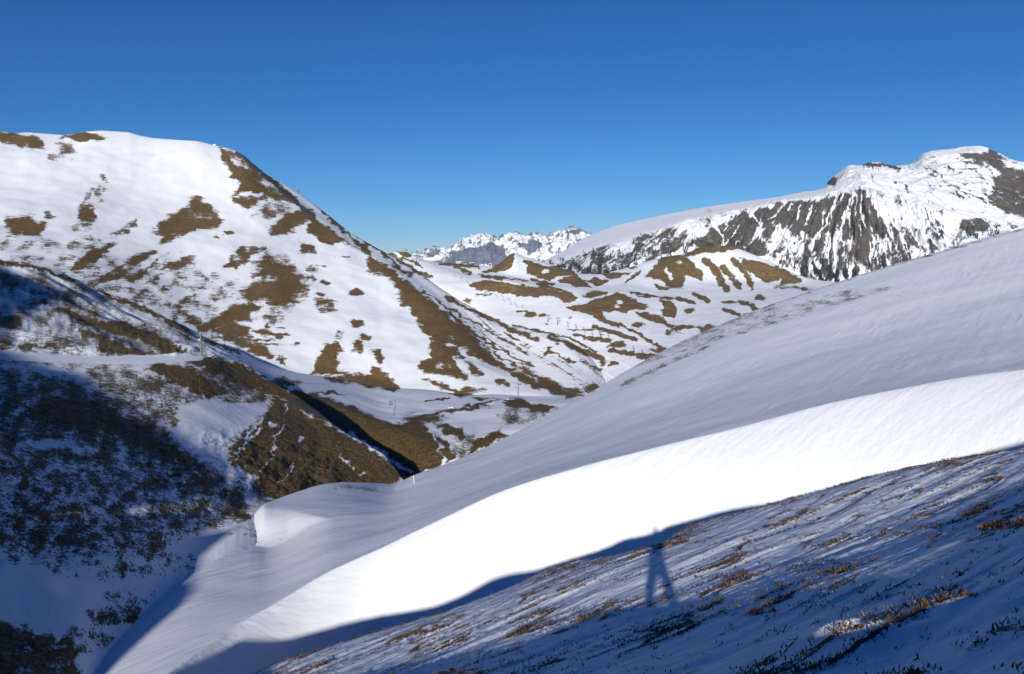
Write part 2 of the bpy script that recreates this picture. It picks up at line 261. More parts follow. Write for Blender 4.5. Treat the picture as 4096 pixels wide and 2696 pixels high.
 Pg([(1090, 1570), (1160, 1600), (1240, 1660), (1400, 1740), (1540, 1830), (1660, 1905), (1512, 1960), (1308, 1960), (1130, 2010), (1022, 1960), (1002, 1898), (930, 1852), (910, 1791), (1002, 1709), (1068, 1658)], .55, 30),
 Pg([(1100, 1580), (1180, 1625), (1380, 1745), (1560, 1860), (1500, 1930), (1300, 1930), (1180, 1900), (1120, 1760)], .9, 24), Nt([(1145, 1617), (1125, 1709), (1094, 1760), (1099, 1806), (1043, 1883)], 3, -1, 5), Nt([(930, 1852), (985, 1770), (1038, 1715)], 5, -1, 6), Nt([(1060, 1665), (1005, 1720), (960, 1800)], 4, -1, 6), Ho(1095, 1700, 12, 10), Ho(1372, 1832, 7, 10), Ho(1455, 1895, 10, 8), Ho(1010, 1915, 26, 13), Ho(1205, 1760, 14, 7), Nt([(1330, 1790), (1380, 1840), (1440, 1890)], 2, -1, 5), Nt([(900, 1800), (950, 1730), (1010, 1680)], 4, -1, 6), Nt([(1180, 1850), (1150, 1900), (1120, 1930)], 2, -1, 5),
 Nt([(1405, 1736), (1500, 1795), (1650, 1892)], 8),
 Pg([(1727, 1689), (1793, 1699), (1844, 1709), (1870, 1745), (1845, 1765), (1793, 1740)], 1, 10), Pg([(1737, 1735), (1788, 1760), (1800, 1800), (1834, 1822), (1783, 1850), (1770, 1800)], .5, 12),
 Pg([(1936, 1740), (2000, 1720), (2030, 1745), (1916, 1800), (1860, 1825), (1885, 1766)], .9, 10), Pg([(2003, 1613), (2076, 1593), (2132, 1609), (2224, 1627), (2178, 1650), (2090, 1640)], .6, 12), El(2080, 1660, 70, 26, -.05, 18), El(1700, 1675, 70, 14, .3, 12), El(1860, 1780, 50, 50, -.1, 20),
 St([(1702, 1662), (1808, 1643), (1901, 1624), (1970, 1613)], 6, .85, 7), El(1912, 1590, 18, 9, .9, 7), St([(1697, 1609), (1790, 1590)], 2.5, .5, 4), St([(1930, 1592), (2060, 1604)], 3, .5, 4),
 Pg([(0, 1480), (300, 1530), (540, 1620), (720, 1790), (930, 1950), (1000, 2020), (960, 2040), (800, 1960), (660, 1880), (440, 1800), (200, 1740), (0, 1790)], .06, 50), Pg([(150, 1560), (420, 1610), (620, 1720), (820, 1900), (700, 1850), (400, 1730), (150, 1700)], .32, 40),
 Pg([(0, 1800), (500, 1820), (800, 1960), (960, 2080), (760, 2120), (620, 2200), (300, 2220), (0, 2230)], -.04, 50), Pg([(0, 2000), (300, 2060), (420, 2160), (300, 2230), (0, 2200)], .0, 40), El(480, 2250, 240, 50, -.22, 30),
 Pg([(-50, 2470), (150, 2530), (290, 2570), (320, 2696), (300, 2800), (-50, 2800)], .2, 30), El(470, 2460, 90, 34, .12, 26), El(520, 2390, 90, 26, -.2, 18), El(330, 2560, 90, 40, -.15, 30), El(100, 1930, 18, 26, 1, 10), El(140, 1960, 26, 12, 1, 10),
 Nt([(0, 1418), (200, 1432), (400, 1440), (600, 1438), (800, 1422)], 16), Ho(1300, 1500, 60, 4), El(830, 1975, 260, 60, -.15, 30),
 Pg([(920, 2040), (1000, 2055), (1030, 2085), (960, 2070)], .8, 8), El(1040, 2120, 90, 26, -.2, 20),
]
SCREE = [St([(948, 608), (985, 634), (1030, 680), (1080, 718), (1140, 770), (1188, 812), (1250, 862)], 16, .8, 10), St([(1160, 1600), (1300, 1660), (1450, 1760), (1560, 1830), (1650, 1890)], 26, .9, 20), El(930, 1370, 90, 40, .55, 30), El(1310, 860, 40, 40, .4, 20), St([(1220, 845), (1374, 950), (1459, 1011)], 8, .5, 8),
 St([(1340, 1700), (1480, 1850), (1600, 1930)], 40, .3, 30), El(1080, 1680, 40, 50, .5, 20)]
FARR = [Pg([(1930, 985), (1975, 970), (2010, 985), (2030, 1040), (2000, 1060), (1900, 1060), (1830, 1055), (1800, 1010), (1850, 1000)], .55, 14), Pg([(1700, 1020), (1760, 1000), (1720, 1030)], .5, 8), Pg([(2080, 980), (2150, 960), (2180, 990), (2120, 1010)], .35, 14), El(1790, 1050, 50, 16, .4, 10), El(2290, 930, 24, 6, .3, 6)]
ROCKS = [Pg([(3845, 621), (3979, 604), (4020, 650), (4110, 690), (4200, 880), (4029, 855), (3954, 797), (4000, 680), (3937, 671)], .5, 20), St([(3464, 652), (3520, 655), (3600, 678)], 7, .6, 8),
 Pg([(3100, 820), (3175, 803), (3267, 809), (3393, 775), (3447, 752), (3477, 809), (3560, 910), (3518, 968), (3518, 1010), (3435, 968), (3351, 927), (3246, 947), (3184, 918), (3113, 910)], .3, 26),
 Pg([(2860, 905), (2972, 850), (3037, 850), (3027, 951), (3108, 1032), (2956, 1010), (2830, 990), (2755, 980)], .6, 20), Pg([(3037, 835), (3200, 830), (3200, 940), (3120, 900), (3060, 960)], .4, 20), El(3890, 905, 60, 26, .4, 20), El(3600, 980, 120, 60, -.12, 40), El(3450, 1050, 180, 60, .05, 40), El(3600, 1060, 150, 50, .0, 40),
 Pg([(2200, 1060), (2400, 1000), (2560, 950), (2700, 930), (2800, 960), (2600, 1040), (2400, 1110), (2250, 1090)], .02, 30), El(3250, 1000, 120, 90, -.2, 50), El(3850, 730, 120, 60, -.3, 30), El(3300, 720, 40, 20, .1, 16),
 Nt([(3412, 766), (3380, 880), (3351, 1002), (3338, 1090)], 6), Nt([(3464, 776), (3520, 860), (3560, 926), (3610, 1060)], 5), Nt([(3362, 784), (3300, 890), (3270, 950)], 4), Nt([(3196, 830), (3175, 900)], 4), Nt([(3447, 860), (3506, 970)], 4), Nt([(2866, 900), (2902, 985)], 5), Nt([(2955, 895), (2905, 985)], 4), Nt([(3000, 850), (3040, 930)], 5), Nt([(3250, 810), (3220, 900)], 4), Nt([(3480, 900), (3540, 1010)], 4)]
RAMP = [Pg([(2650, 1395), (2850, 1300), (3100, 1235), (3400, 1165), (3560, 1150), (3300, 1225), (3000, 1315), (2800, 1380), (2550, 1460)], -.16, 18), St([(2380, 1545), (2700, 1382), (3100, 1214), (3500, 1082), (4096, 914)], 3, -.1, 5), St([(1660, 1902), (2000, 1765), (2380, 1560)], 2, -.25, 4), El(1450, 1950, 110, 10, -.15, 10), St([(2480, 1545), (2700, 1440), (2840, 1385)], 5, -.02, 9), El(3700, 1190, 200, 20, -.45, 18), El(1060, 2150, 60, 26, -.35, 18), El(1420, 1948, 30, 5, -.2, 5)]
# ------------------------------------------------------------------ materials
class NT:
    def __init__(s, name):
        s.m = bpy.data.materials.new(name); s.m.use_nodes = True; s.t = s.m.node_tree; s.b = s.t.nodes['Principled BSDF']
    def n(s, typ, **kw):
        nd = s.t.nodes.new(typ)
        for k, v in kw.items():
            if k.startswith('i_'): nd.inputs[k[2:].replace('_', ' ')].default_value = v
            else: setattr(nd, k, v)
        return nd
    def l(s, a, b): s.t.links.new(a, b)
    def math(s, op, a, b=None, c=None):
        nd = s.n('ShaderNodeMath', operation=op)
        for i, v in enumerate((a, b, c)):
            if v is None: continue
            if isinstance(v, (int, float)): nd.inputs[i].default_value = v
            else: s.l(v, nd.inputs[i])
        return nd.outputs[0]
    def noise(s, vec, scale, detail=6, rough=.6, dist=0):
        nd = s.n('ShaderNodeTexNoise'); nd.inputs['Scale'].default_value = scale; nd.inputs['Detail'].default_value = detail
        nd.inputs['Roughness'].default_value = rough; nd.inputs['Distortion'].default_value = dist
        s.l(vec, nd.inputs['Vector']); return nd.outputs[0]
    def mapr(s, v, a, b, c=0., d=1., smooth=True):
        nd = s.n('ShaderNodeMapRange', interpolation_type='SMOOTHSTEP' if smooth else 'LINEAR')
        s.l(v, nd.inputs[0])
        for i, q in enumerate((a, b, c, d)): nd.inputs[1+i].default_value = q
        return nd.outputs[0]
    def mix(s, f, a, b):
        nd = s.n('ShaderNodeMix', data_type='RGBA')
        if isinstance(f, (int, float)): nd.inputs[0].default_value = f
        else: s.l(f, nd.inputs[0])
        for i, v in ((6, a), (7, b)):
            if isinstance(v, tuple): nd.inputs[i].default_value = (*v, 1)
            else: s.l(v, nd.inputs[i])
        return nd.outputs[2]
    def coords(s, sc=(1, 1, 1), rot=(0, 0, 0)):
        c = s.n('ShaderNodeTexCoord'); mp = s.n('ShaderNodeMapping'); mp.inputs['Scale'].default_value = sc; mp.inputs['Rotation'].default_value = rot
        if any(rot): mp.vector_type = 'TEXTURE'; mp.inputs['Scale'].default_value = tuple(1/k for k in sc)
        s.l(c.outputs['Object'], mp.inputs[0]); return mp.outputs[0]
    def attr(s, n):
        a = s.n('ShaderNodeAttribute'); a.attribute_name = n; return a.outputs['Fac']
SNOW = (.86, .87, .89)
def snow_land(name, edge, amp, stretch, ga, gb, scree=(.10, .095, .08), gscale=1., bump=(1., .3), sbump=(.5, .1), fray=.10, feather=1.1, srot=(0, 0, 0), sstr=(1, 1, 1)):
    """snow with bare turf and scree showing where the land's 'bare' value says; edge = size of the fraying noise (1/m)"""
    q = NT(name)
    v = q.coords((1, 1, stretch)); v2 = q.coords(sstr, srot)
    n1 = q.math('ADD', q.math('MULTIPLY', q.noise(v, edge, 7, .68), .6), q.math('MULTIPLY', q.noise(q.coords((1, 1, stretch*1.4)), edge*.27, 4, .6), .42))
    f = q.math('MULTIPLY_ADD', q.math('SUBTRACT', n1, .5), amp*4.5, q.attr('bare'))
    f = q.math('MULTIPLY_ADD', q.math('SUBTRACT', q.noise(v, edge*6.5, 3, .7), .5), feather, f)
    bare = q.mapr(f, -fray, fray)
    g1 = q.noise(v, gscale, 6, .65); g2 = q.noise(v, gscale*.12, 3, .5)
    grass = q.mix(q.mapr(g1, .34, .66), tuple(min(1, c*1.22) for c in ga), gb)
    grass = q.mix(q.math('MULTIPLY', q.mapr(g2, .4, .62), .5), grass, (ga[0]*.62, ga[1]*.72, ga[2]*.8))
    sc = q.mapr(q.math('ADD', q.attr('scree'), q.math('MULTIPLY', q.math('SUBTRACT', g1, .5), 1.2)), .3, .8)
    ground = q.mix(sc, grass, scree)
    sv = q.noise(v2, sbump[0]*.2, 4, .5)
    snow = q.mix(sv, tuple(c*.97 for c in SNOW), SNOW)
    q.l(q.mix(bare, snow, ground), q.b.inputs['Base Color'])
    q.b.inputs['Roughness'].default_value = .75; q.b.inputs['Specular IOR Level'].default_value = .15
    bs = q.noise(v2, sbump[0], 5, .55); bgd = q.noise(v, bump[0], 6, .7)
    hgt = q.math('ADD', q.math('MULTIPLY', q.math('MULTIPLY', bs, sbump[1]), q.math('SUBTRACT', 1., bare)), q.math('MULTIPLY', q.math('MULTIPLY', bgd, bump[1]), bare))
    bp = q.n('ShaderNodeBump'); bp.inputs['Strength'].default_value = 1; bp.inputs['Distance'].default_value = 1
    q.l(hgt, bp.inputs['Height']); q.l(bp.outputs[0], q.b.inputs['Normal'])
    return q.m
def paint(name, col, rough=.6, metal=0., var=.12, scale=6.):
    q = NT(name); n = q.noise(q.coords(), scale, 4)
    q.l(q.mix(n, tuple(c*(1-var) for c in col), tuple(min(1, c*(1+var)) for c in col)), q.b.inputs['Base Color'])
    q.b.inputs['Roughness'].default_value = rough; q.b.inputs['Metallic'].default_value = metal; return q.m
GA, GB = (.165, .106, .044), (.112, .070, .028)
LF = {}; KS = 1.17
def land(name, P, mat, label, cat, shapes=G, base=-1., extra=None, scree=None, warp=(0, 30, 20), soft=1., clump=.3, clean=()):
    PX, PY = proj(P)
    wx = PX+warp[0]*1.5*fbm(PX/warp[1], PY/warp[2], 4, 201); wy = PY+warp[0]*fbm(PX/warp[1], PY/warp[2], 4, 211)
    Fd = patch_field(shapes, wx, wy, base, soft)
    Fd = Fd+np.clip((Fd+1.02)/.55, 0, 1)*clump*1.4*fbm(PX/warp[1]/1.3, PY/warp[2]/2., 4, 221)
    if clean: Fd = np.minimum(Fd, -patch_field(clean, PX, PY))
    if extra is not None: Fd = extra(Fd, P, PX, PY)
    sc = patch_field(SCREE, PX, PY, 0.) if scree is None else scree
    o = grid_mesh(name, P, mat, {'bare': Fd, 'scree': sc})
    tag(o, label, cat, kind='structure'); LF[name] = (P, PX, PY); return o
def ground(name, px, py):
    P, PX, PY = LF[name]; d = (PX-px)**2+(PY-py)**2
    i = np.unravel_index(np.argmin(d), d.shape); return P[i].copy()

# ------------------------------------------------------------------ far peaks
sky_far = [(1380, 1060), (1480, 1050), (1560, 1042), (1620, 1036), (1690, 1022), (1745, 1002), (1765, 1008), (1795, 1014), (1815, 998), (1850, 972), (1900, 955), (1940, 949), (1985, 964), (2020, 949), (2060, 946), (2100, 957), (2148, 941), (2175, 958), (2200, 948), (2250, 938), (2283, 923), (2310, 932), (2345, 947), (2420, 975), (2560, 1000)]
px = np.arange(1380, 2562, 2.2)
P = loft([[(1380, 1130, 15000), (2560, 1130, 15000)], [(1380, 1085, 15600), (2560, 1090, 15600)],
          [(a, b+38*(1 if 1800 < a < 2400 else .45), 16500) for a, b in sky_far], [(a, b, 17600) for a, b in sky_far],
          [(a, b+60, 19500) for a, b in sky_far]], px, [12, 46, 60, 24])
w = np.clip((P[..., 1]-15300)/900, 0, 1)*np.clip((19000-P[..., 1])/1500, 0, 1)
dz = fbm(P[..., 0]/420, P[..., 1]/520, 7, 3, .56, True)*150+fbm(P[..., 0]/90, P[..., 1]/260, 4, 9, .5, True)*34
P[..., 2] += dz*w*.8
def rocky(k, c0, c1, it=5, speck=0.):
    def fn(Fd, P, PX, PY):
        if speck: Fd = Fd+speck*np.where(PX < 3430, np.clip((PY-np.interp(PX, [q[0] for q in brk], [q[1] for q in brk]))/16, 0, 1), .75)*(1.25*fbm(th_*27, rr_/105, 5, 231, .6)+.8*fbm(th_*62, rr_/60, 3, 237)+.45*fbm(PX/6, PY/5, 2, 239))
        z = P[..., 2]; b = z.copy()
        for _ in range(it): b[1:-1, 1:-1] = (b[:-2, 1:-1]+b[2:, 1:-1]+b[1:-1, :-2]+b[1:-1, 2:])/4
        cv = (z-b)/k
        du = np.gradient(P, axis=1); dv = np.gradient(P, axis=0); n = np.cross(du, dv); nz = np.abs(n[..., 2])/np.linalg.norm(n, axis=-1)
        return np.clip(np.maximum(Fd, -2)+c0*np.clip(cv, -1.2, 1.2)+c1*(.80-nz), -1.5, 1.5)
    return fn
m_far = snow_land('far_rock_and_snow', .012, .3, 1., (.15, .16, .185), (.11, .12, .145), (.13, .14, .16), .01, (.012, 22.), (.01, 10.), .12)  # rock colours carry the blue of distance haze, besides the air volume
land('far_mountains', P, m_far, 'distant jagged snowy peaks with cliffs tinted haze blue beyond the valley', 'mountains', FARR, -.52, rocky(45., .5, .9, 40), warp=(9, 30, 16), clump=.5)

# ------------------------------------------------------------------ rocky mountain on the right
brk = [(2080, 1075), (2200, 1048), (2330, 1000), (2450, 965), (2600, 925), (2750, 880), (2900, 845), (3000, 825), (3100, 806), (3200, 795), (3300, 782), (3400, 765), (3460, 748), (3540, 770), (3640, 800), (3750, 835), (3850, 880), (3980, 930), (4096, 950), (4400, 970)]
skr = [(2080, 1072), (2180, 1040), (2260, 1000), (2330, 955), (2390, 930), (2450, 907), (2600, 872), (2800, 832), (3000, 803), (3120, 787), (3200, 770), (3290, 757), (3315, 725), (3360, 690), (3400, 664), (3440, 664), (3480, 652), (3510, 650), (3540, 660), (3590, 667), (3640, 659), (3700, 612), (3740, 604), (3800, 600), (3850, 590), (3910, 587), (3960, 600), (4010, 622), (4060, 642), (4096, 650), (4180, 640), (4400, 700)]
px = np.r_[np.arange(2080, 4402, 2.8), np.arange(4404, 5600, 12.)]
P = loft([[(2080, 1180, 2300), (3300, 1180, 2300), (4400, 1150, 2300)], [(2080, 1115, 2420), (2600, 1110, 2420), (3300, 1140, 2420), (4400, 1100, 2420)],
          [(a, b+(1115-b)*.5, 2650) for a, b in brk], [(a, b, 2950) for a, b in brk],
          [(a, (b+dict_y)*.5-2, 3450) for (a, b), dict_y in zip(brk, np.interp([q[0] for q in brk], [q[0] for q in skr], [q[1] for q in skr]))],
          [(a, b, 4100) for a, b in skr], [(a, b+90, 4800) for a, b in skr]], px, [8, 56, 66, 66, 66, 14])
PX, PY = proj(P)
yb = np.interp(PX, [q[0] for q in brk], [q[1] for q in brk]); ys = np.interp(PX, [q[0] for q in skr], [q[1] for q in skr])
wf = np.clip((PY-yb)/40+.2, 0, 1); wp = np.clip((PX-3200)/200, 0, 1)*np.clip((PY-ys)/30, .4, 1)*(1-wf)
th_ = np.arctan2(PX-3420, PY-430); rr_ = np.hypot(PX-3420, PY-430); th_ = th_+.05*fbm(PX/90, PY/140, 3, 5)
ribs = fbm(th_*7, rr_/420, 3, 21, .5, True)*26+fbm(th_*21, rr_/170, 4, 27, .55, True)*10+fbm(P[..., 0]/40, P[..., 1]/50, 5, 31, .62, True)*6
dz = wf*np.clip((PX-2250)/500, .15, 1)*ribs+wp*(fbm(P[..., 0]/180, P[..., 1]/160, 6, 41, .58, True)*15)+fbm(P[..., 0]/60, P[..., 1]/60, 4, 44)*2.5
P[..., 2] += dz
m_rock = snow_land('rock_and_snow', .07, .36, .5, (.12, .105, .088), (.085, .075, .065), (.10, .095, .09), .05, (.06, 4.), (.05, 1.6), .12)
land('rocky_mountain', P, m_rock, 'broad snow mountain with ribbed grey rock face right of the valley', 'mountain', ROCKS, -.46, rocky(6., .30, .45, 14, .62), warp=(14, 50, 40), clump=.4)

# ------------------------------------------------------------------ hills of the ski valley
px = np.arange(1400, 3560, 3.2)
skv = [(1400, 1060), (1540, 1018), (1585, 1006), (1610, 1004), (1650, 1016), (1720, 1044), (1800, 1054), (1880, 1057), (1955, 1064), (1990, 1056), (2022, 1034), (2045, 1014), (2060, 1011), (2085, 1022), (2130, 1036), (2200, 1056), (2270, 1076), (2301, 1088), (2340, 1097), (2412, 1097), (2460, 1083), (2523, 1067), (2600, 1042), (2644, 1029), (2735, 1018), (2770, 1003), (2805, 989), (2855, 983), (2916, 983), (2956, 996), (3057, 1036), (3133, 1072), (3198, 1102), (3259, 1120), (3330, 1127), (3400, 1130), (3560, 1134)]
skR = np.interp([a for a, b in skv], [1400, 1600, 1900, 2050, 2300, 2400, 2600, 2900, 3300, 3560], [1060, 1060, 1080, 1060, 1080, 1120, 1200, 1260, 1300, 1300])
rows = [[(1400, 1300, 900), (1900, 1560, 640), (2300, 1720, 520), (2700, 1560, 540), (3100, 1380, 620), (3560, 1260, 800)],
        [(1400, 1220, 930), (1700, 1300, 840), (1900, 1420, 720), (2100, 1530, 640), (2300, 1560, 610), (2500, 1500, 620), (2700, 1420, 650), (2900, 1330, 720), (3100, 1250, 800), (3300, 1190, 900), (3560, 1160, 1000)],
        [(1400, 1160, 960), (1700, 1200, 900), (1900, 1290, 820), (2000, 1310, 780), (2150, 1340, 750), (2300, 1380, 720), (2500, 1400, 690), (2700, 1350, 720), (2900, 1280, 790), (3100, 1215, 880), (3300, 1165, 1000), (3560, 1150, 1080)],
        [(1400, 1110, 990), (1650, 1100, 960), (1800, 1150, 910), (1900, 1175, 890), (2050, 1190, 870), (2200, 1205, 850), (2300, 1225, 830), (2450, 1262, 800), (2600, 1270, 820), (2800, 1235, 880), (3000, 1195, 960), (3200, 1160, 1060), (3560, 1145, 1150)],
        [(1400, 1085, 1020), (1650, 1055, 1000), (1800, 1090, 970), (1900, 1122, 930), (2000, 1120, 920), (2100, 1138, 905), (2200, 1150, 900), (2300, 1160, 905), (2400, 1178, 910), (2480, 1166, 920), (2600, 1200, 920), (2800, 1180, 990), (3000, 1160, 1080), (3200, 1145, 1180), (3560, 1140, 1220)],
        [(1400, 1075, 1040), (1650, 1036, 1030), (1800, 1075, 1010), (1900, 1095, 1000), (2000, 1100, 985), (2100, 1115, 975), (2200, 1128, 970), (2300, 1135, 980), (2400, 1145, 1000), (2500, 1140, 1020), (2600, 1150, 1040), (2800, 1135, 1100), (3000, 1125, 1170), (3200, 1130, 1230), (3560, 1137, 1260)],
        [(a, b, r) for (a, b), r in zip(skv, skR)], [(a, b+40, r+140) for (a, b), r in zip(skv, skR)]]
P = loft(rows, px, [6, 36, 46, 46, 36, 30, 50, 8])*KS
P[..., 2] += fbm(P[..., 0]/60, P[..., 1]/60, 5, 51)*1.5
m_val = snow_land('valley_snow_and_turf', .22, .34, 2.2, (.20, .135, .062), (.14, .094, .041), (.13, .10, .06), .12, (.25, 1.4), (.05, .5), .10)
land('valley_hills', P, m_val, 'patchy snow and brown turf hills of the ski valley in the middle distance', 'hills', warp=(7, 26, 12), soft=1.3, clump=.36)

# ------------------------------------------------------------------ big snow mountain on the left
px = np.r_[np.arange(-1900, -420, 16.), np.arange(-420, 2520, 3.6)]
top = [(-420, 500), (-100, 518), (0, 525), (60, 531), (120, 530), (240, 539), (300, 534), (350, 526), (440, 524), (510, 529), (560, 542), (620, 553), (780, 564), (860, 582), (930, 599), (975, 622), (1010, 652), (1080, 718), (1140, 772), (1188, 812), (1250, 862), (1309, 904), (1374, 950), (1459, 1011), (1539, 1053), (1610, 1108), (1669, 1155), (1770, 1235), (1883, 1336), (1967, 1420), (2114, 1500), (2240, 1550), (2380, 1590), (2520, 1630)]
topR = np.interp([a for a, b in top], [-420, 0, 500, 900, 1100, 1300, 1480, 1700, 1883, 2114, 2300, 2520], [1030, 1010, 1000, 960, 920, 870, 820, 740, 680, 590, 545, 520])
ska = [(-420, 510), (860, 590), (1000, 648), (1065, 697), (1100, 716), (1190, 770), (1250, 812), (1300, 850), (1400, 928), (1500, 988), (1560, 1020), (1618, 1052), (1660, 1078), (1778, 1163), (1904, 1239), (2009, 1298), (2156, 1322), (2260, 1356), (2330, 1400), (2400, 1470), (2520, 1600)]
skaR = [1150, 1080, 1040, 1010, 1000, 980, 970, 960, 930, 905, 890, 880, 870, 830, 790, 760, 720, 700, 690, 680, 660]
base = [(-420, 1080, 540), (0, 1120, 545), (300, 1180, 550), (600, 1300, 555), (800, 1400, 555), (1000, 1475, 550), (1250, 1525, 545), (1500, 1560, 535), (1750, 1585, 525), (2000, 1600, 510), (2240, 1600, 505), (2520, 1650, 500)]
tp = lambda a: np.interp(a, [q[0] for q in top], [q[1] for q in top]); tr = lambda a: np.interp(a, [q[0] for q in top], topR)
def between(k, dr): return [(a, b+(tp(a)-b)*k, r+(tr(a)-r)*dr) for a, b, r in base]
sk_i = lambda a: np.interp(a, [q[0] for q in ska], [q[1] for q in ska]); skr_i = lambda a: np.interp(a, [q[0] for q in ska], skaR)
fl = [a for a, b in top if a > 900]
P = loft([[(a, b+90, r-70) for a, b, r in base], base, between(.3, .24), between(.65, .58), [(a, b, r) for (a, b), r in zip(top, topR)],
          [(-420, 506, 1100), (860, 586, 1010)]+[(a, tp(a)+(sk_i(a)-tp(a))*.5 if sk_i(a) < tp(a) else sk_i(a)-2, tr(a)+(skr_i(a)-tr(a))*.45) for a in fl if a > 1000],
          [(a, b, r) for (a, b), r in zip(ska, skaR)], [(a, b+130, r+180) for (a, b), r in zip(ska, skaR)]],
         px, [6, 70, 84, 84, 40, 40, 10])*KS
PX, PY = proj(P); tpy = tp(PX)
face = np.clip((PY-tpy)/60, 0, 1)
P[..., 2] += face*(fbm(P[..., 0]/110, P[..., 1]/140, 4, 61)*5)+fbm(P[..., 0]/30, P[..., 1]/30, 4, 66)*.35
fl_w = ((np.arange(P.shape[0])[:, None] > 244) & (PX > 1050))
def flank(Fd, P, PX, PY):                                # thin turf lines running down the far flank
    u = (P[..., 0]*.53-P[..., 1]*.85); v = (P[..., 0]*.85+P[..., 1]*.53)
    k = np.clip((PX-1650)/250, 0, 1)*np.clip((PY-sk_i(PX))/15, 0, 1)*fl_w
    return np.maximum(Fd, np.where(k > 0, -.88+.5*k+fbm(v/4.2+.02*u, u/130, 3, 71)*.75, -1))
m_big = snow_land('mountain_snow_and_turf', .3, .5, 5.5, GA, GB, (.105, .095, .07), .25, (.35, .7), (.03, .9), .09)
land('snowy_mountain', P, m_big, 'big rounded white mountain with brown turf patches and long ridge', 'mountain', extra=flank, warp=(12, 44, 20), soft=1.9, clump=.34)

# ------------------------------------------------------------------ gully hillside with the groomed track
px = np.r_[np.arange(-1900, -420, 16.), np.arange(-420, 2560, 3.2)]
skl = [(-420, 985), (-100, 1022), (0, 1040), (100, 1055), (200, 1078), (300, 1118), (380, 1150), (450, 1182), (540, 1217), (640, 1260), (720, 1300), (800, 1342), (900, 1383), (1000, 1424), (1080, 1460), (1150, 1482), (1230, 1497), (1300, 1506), (1400, 1524), (1500, 1545), (1591, 1552), (1720, 1558), (1800, 1570), (1892, 1582), (1960, 1580), (2076, 1583), (2160, 1586), (2230, 1580), (2320, 1577), (2400, 1580), (2560, 1590)]
sl = lambda a: np.interp(a, [q[0] for q in skl], [q[1] for q in skl])
sR = lambda a: np.interp(a, [-420, 0, 400, 800, 1300, 1700, 2100, 2560], [480, 500, 520, 490, 470, 462, 450, 430])
r6 = lambda a: np.interp(a, [-420, 0, 400, 800, 950, 1250, 1560, 1850, 2150, 2560], [238, 244, 254, 278, 300, 338, 358, 396, 416, 412])
rows = [[(-420, 4000, 45), (0, 3300, 62), (300, 3000, 66), (400, 2850, 72), (700, 2480, 92), (900, 2300, 108), (1100, 2180, 128), (1400, 2110, 165), (1700, 2060, 195), (2000, 1960, 225), (2300, 1830, 262), (2560, 1740, 300)],
        [(-420, 3500, 50), (0, 2880, 66), (300, 2780, 70), (400, 2690, 77), (500, 2550, 86), (650, 2390, 101), (780, 2260, 113), (900, 2160, 123), (980, 2105, 131), (1050, 2060, 140), (1200, 2020, 158), (1400, 1985, 182), (1650, 1940, 212), (1900, 1850, 242), (2150, 1730, 275), (2350, 1640, 305), (2560, 1620, 330)],
        [(-420, 2800, 68), (0, 2350, 88), (300, 2230, 100), (500, 2150, 112), (700, 2080, 126), (850, 2040, 138), (950, 2000, 150), (1100, 1960, 168), (1300, 1905, 188), (1500, 1865, 210), (1700, 1830, 235), (1900, 1770, 260), (2150, 1680, 295), (2350, 1625, 320), (2560, 1612, 345)],
        [(-420, 2100, 100), (0, 1830, 130), (300, 1830, 140), (500, 1850, 148), (700, 1860, 158), (850, 1840, 170), (1000, 1790, 190), (1150, 1740, 210), (1300, 1740, 228), (1500, 1745, 250), (1700, 1735, 270), (1900, 1695, 295), (2150, 1640, 330), (2350, 1612, 350), (2560, 1606, 370)],
        [(-420, 1640, 160), (0, 1560, 182), (300, 1590, 186), (500, 1620, 190), (700, 1640, 198), (850, 1625, 212), (1000, 1600, 236), (1150, 1600, 256), (1300, 1635, 268), (1500, 1670, 290), (1700, 1668, 312), (1900, 1636, 340), (2150, 1608, 370), (2350, 1597, 385), (2560, 1600, 395)],
        [(-420, 1440, 218), (0, 1444, 222), (200, 1462, 228), (400, 1466, 236), (600, 1452, 246), (800, 1440, 262), (950, 1475, 282), (1100, 1530, 298), (1250, 1575, 310), (1400, 1615, 320), (1560, 1655, 326), (1700, 1650, 342), (1850, 1625, 366), (2000, 1606, 392), (2150, 1600, 402), (2350, 1590, 405), (2560, 1596, 405)],
        [(-420, 1385, 238), (0, 1400, 244), (200, 1412, 248), (400, 1422, 254), (600, 1426, 262), (800, 1420, 278), (950, 1455, 300), (1100, 1508, 322), (1250, 1545, 338), (1400, 1580, 350), (1560, 1606, 358), (1700, 1600, 376), (1850, 1600, 396), (2000, 1594, 412), (2150, 1594, 416), (2350, 1584, 412), (2560, 1593, 412)],
        [(a, max(sl(a), sl(a)+(1404-sl(a))*.42) if a < 700 else sl(a)+6+max(0, (sl(a)*.0+26-(a-700)*.05)), (r6(a)*.5+sR(a)*.5)) for a in (-420, -200, 0, 200, 400, 600, 700, 800, 950, 1100, 1300, 1500, 1700, 1850, 2000, 2150, 2350, 2560)],
        [(a, b, sR(a)) for a, b in skl], [(a, b+60, sR(a)+45) for a, b in skl]]
P = loft(rows, px, [4, 36, 60, 60, 56, 36, 24, 44, 44, 6], {0: 12, 1: 12, 2: 14, 3: 14, 4: 12, 5: 8, 6: 6, 7: 14, 8: 3})
PX, PY = proj(P)
def plan_line(P, a, b):                                  # signed distance in plan to the line a-b, and how far along it
    ex, ey = b[0]-a[0], b[1]-a[1]; L = math.hypot(ex, ey); wx, wy = P[..., 0]-a[0], P[..., 1]-a[1]
    return (wx*ey-wy*ex)/L, (wx*ex+wy*ey)/L**2
smooth = lambda t: np.clip(t, 0, 1)**2*(3-2*np.clip(t, 0, 1))
ga_, gb_ = at(955, 1560, 300), at(1600, 1960, 208)      # the side gully between the two turf spurs
dd, tt = plan_line(P, ga_, gb_)
wgt = smooth(tt/.12)*smooth((1.12-tt)/.12)
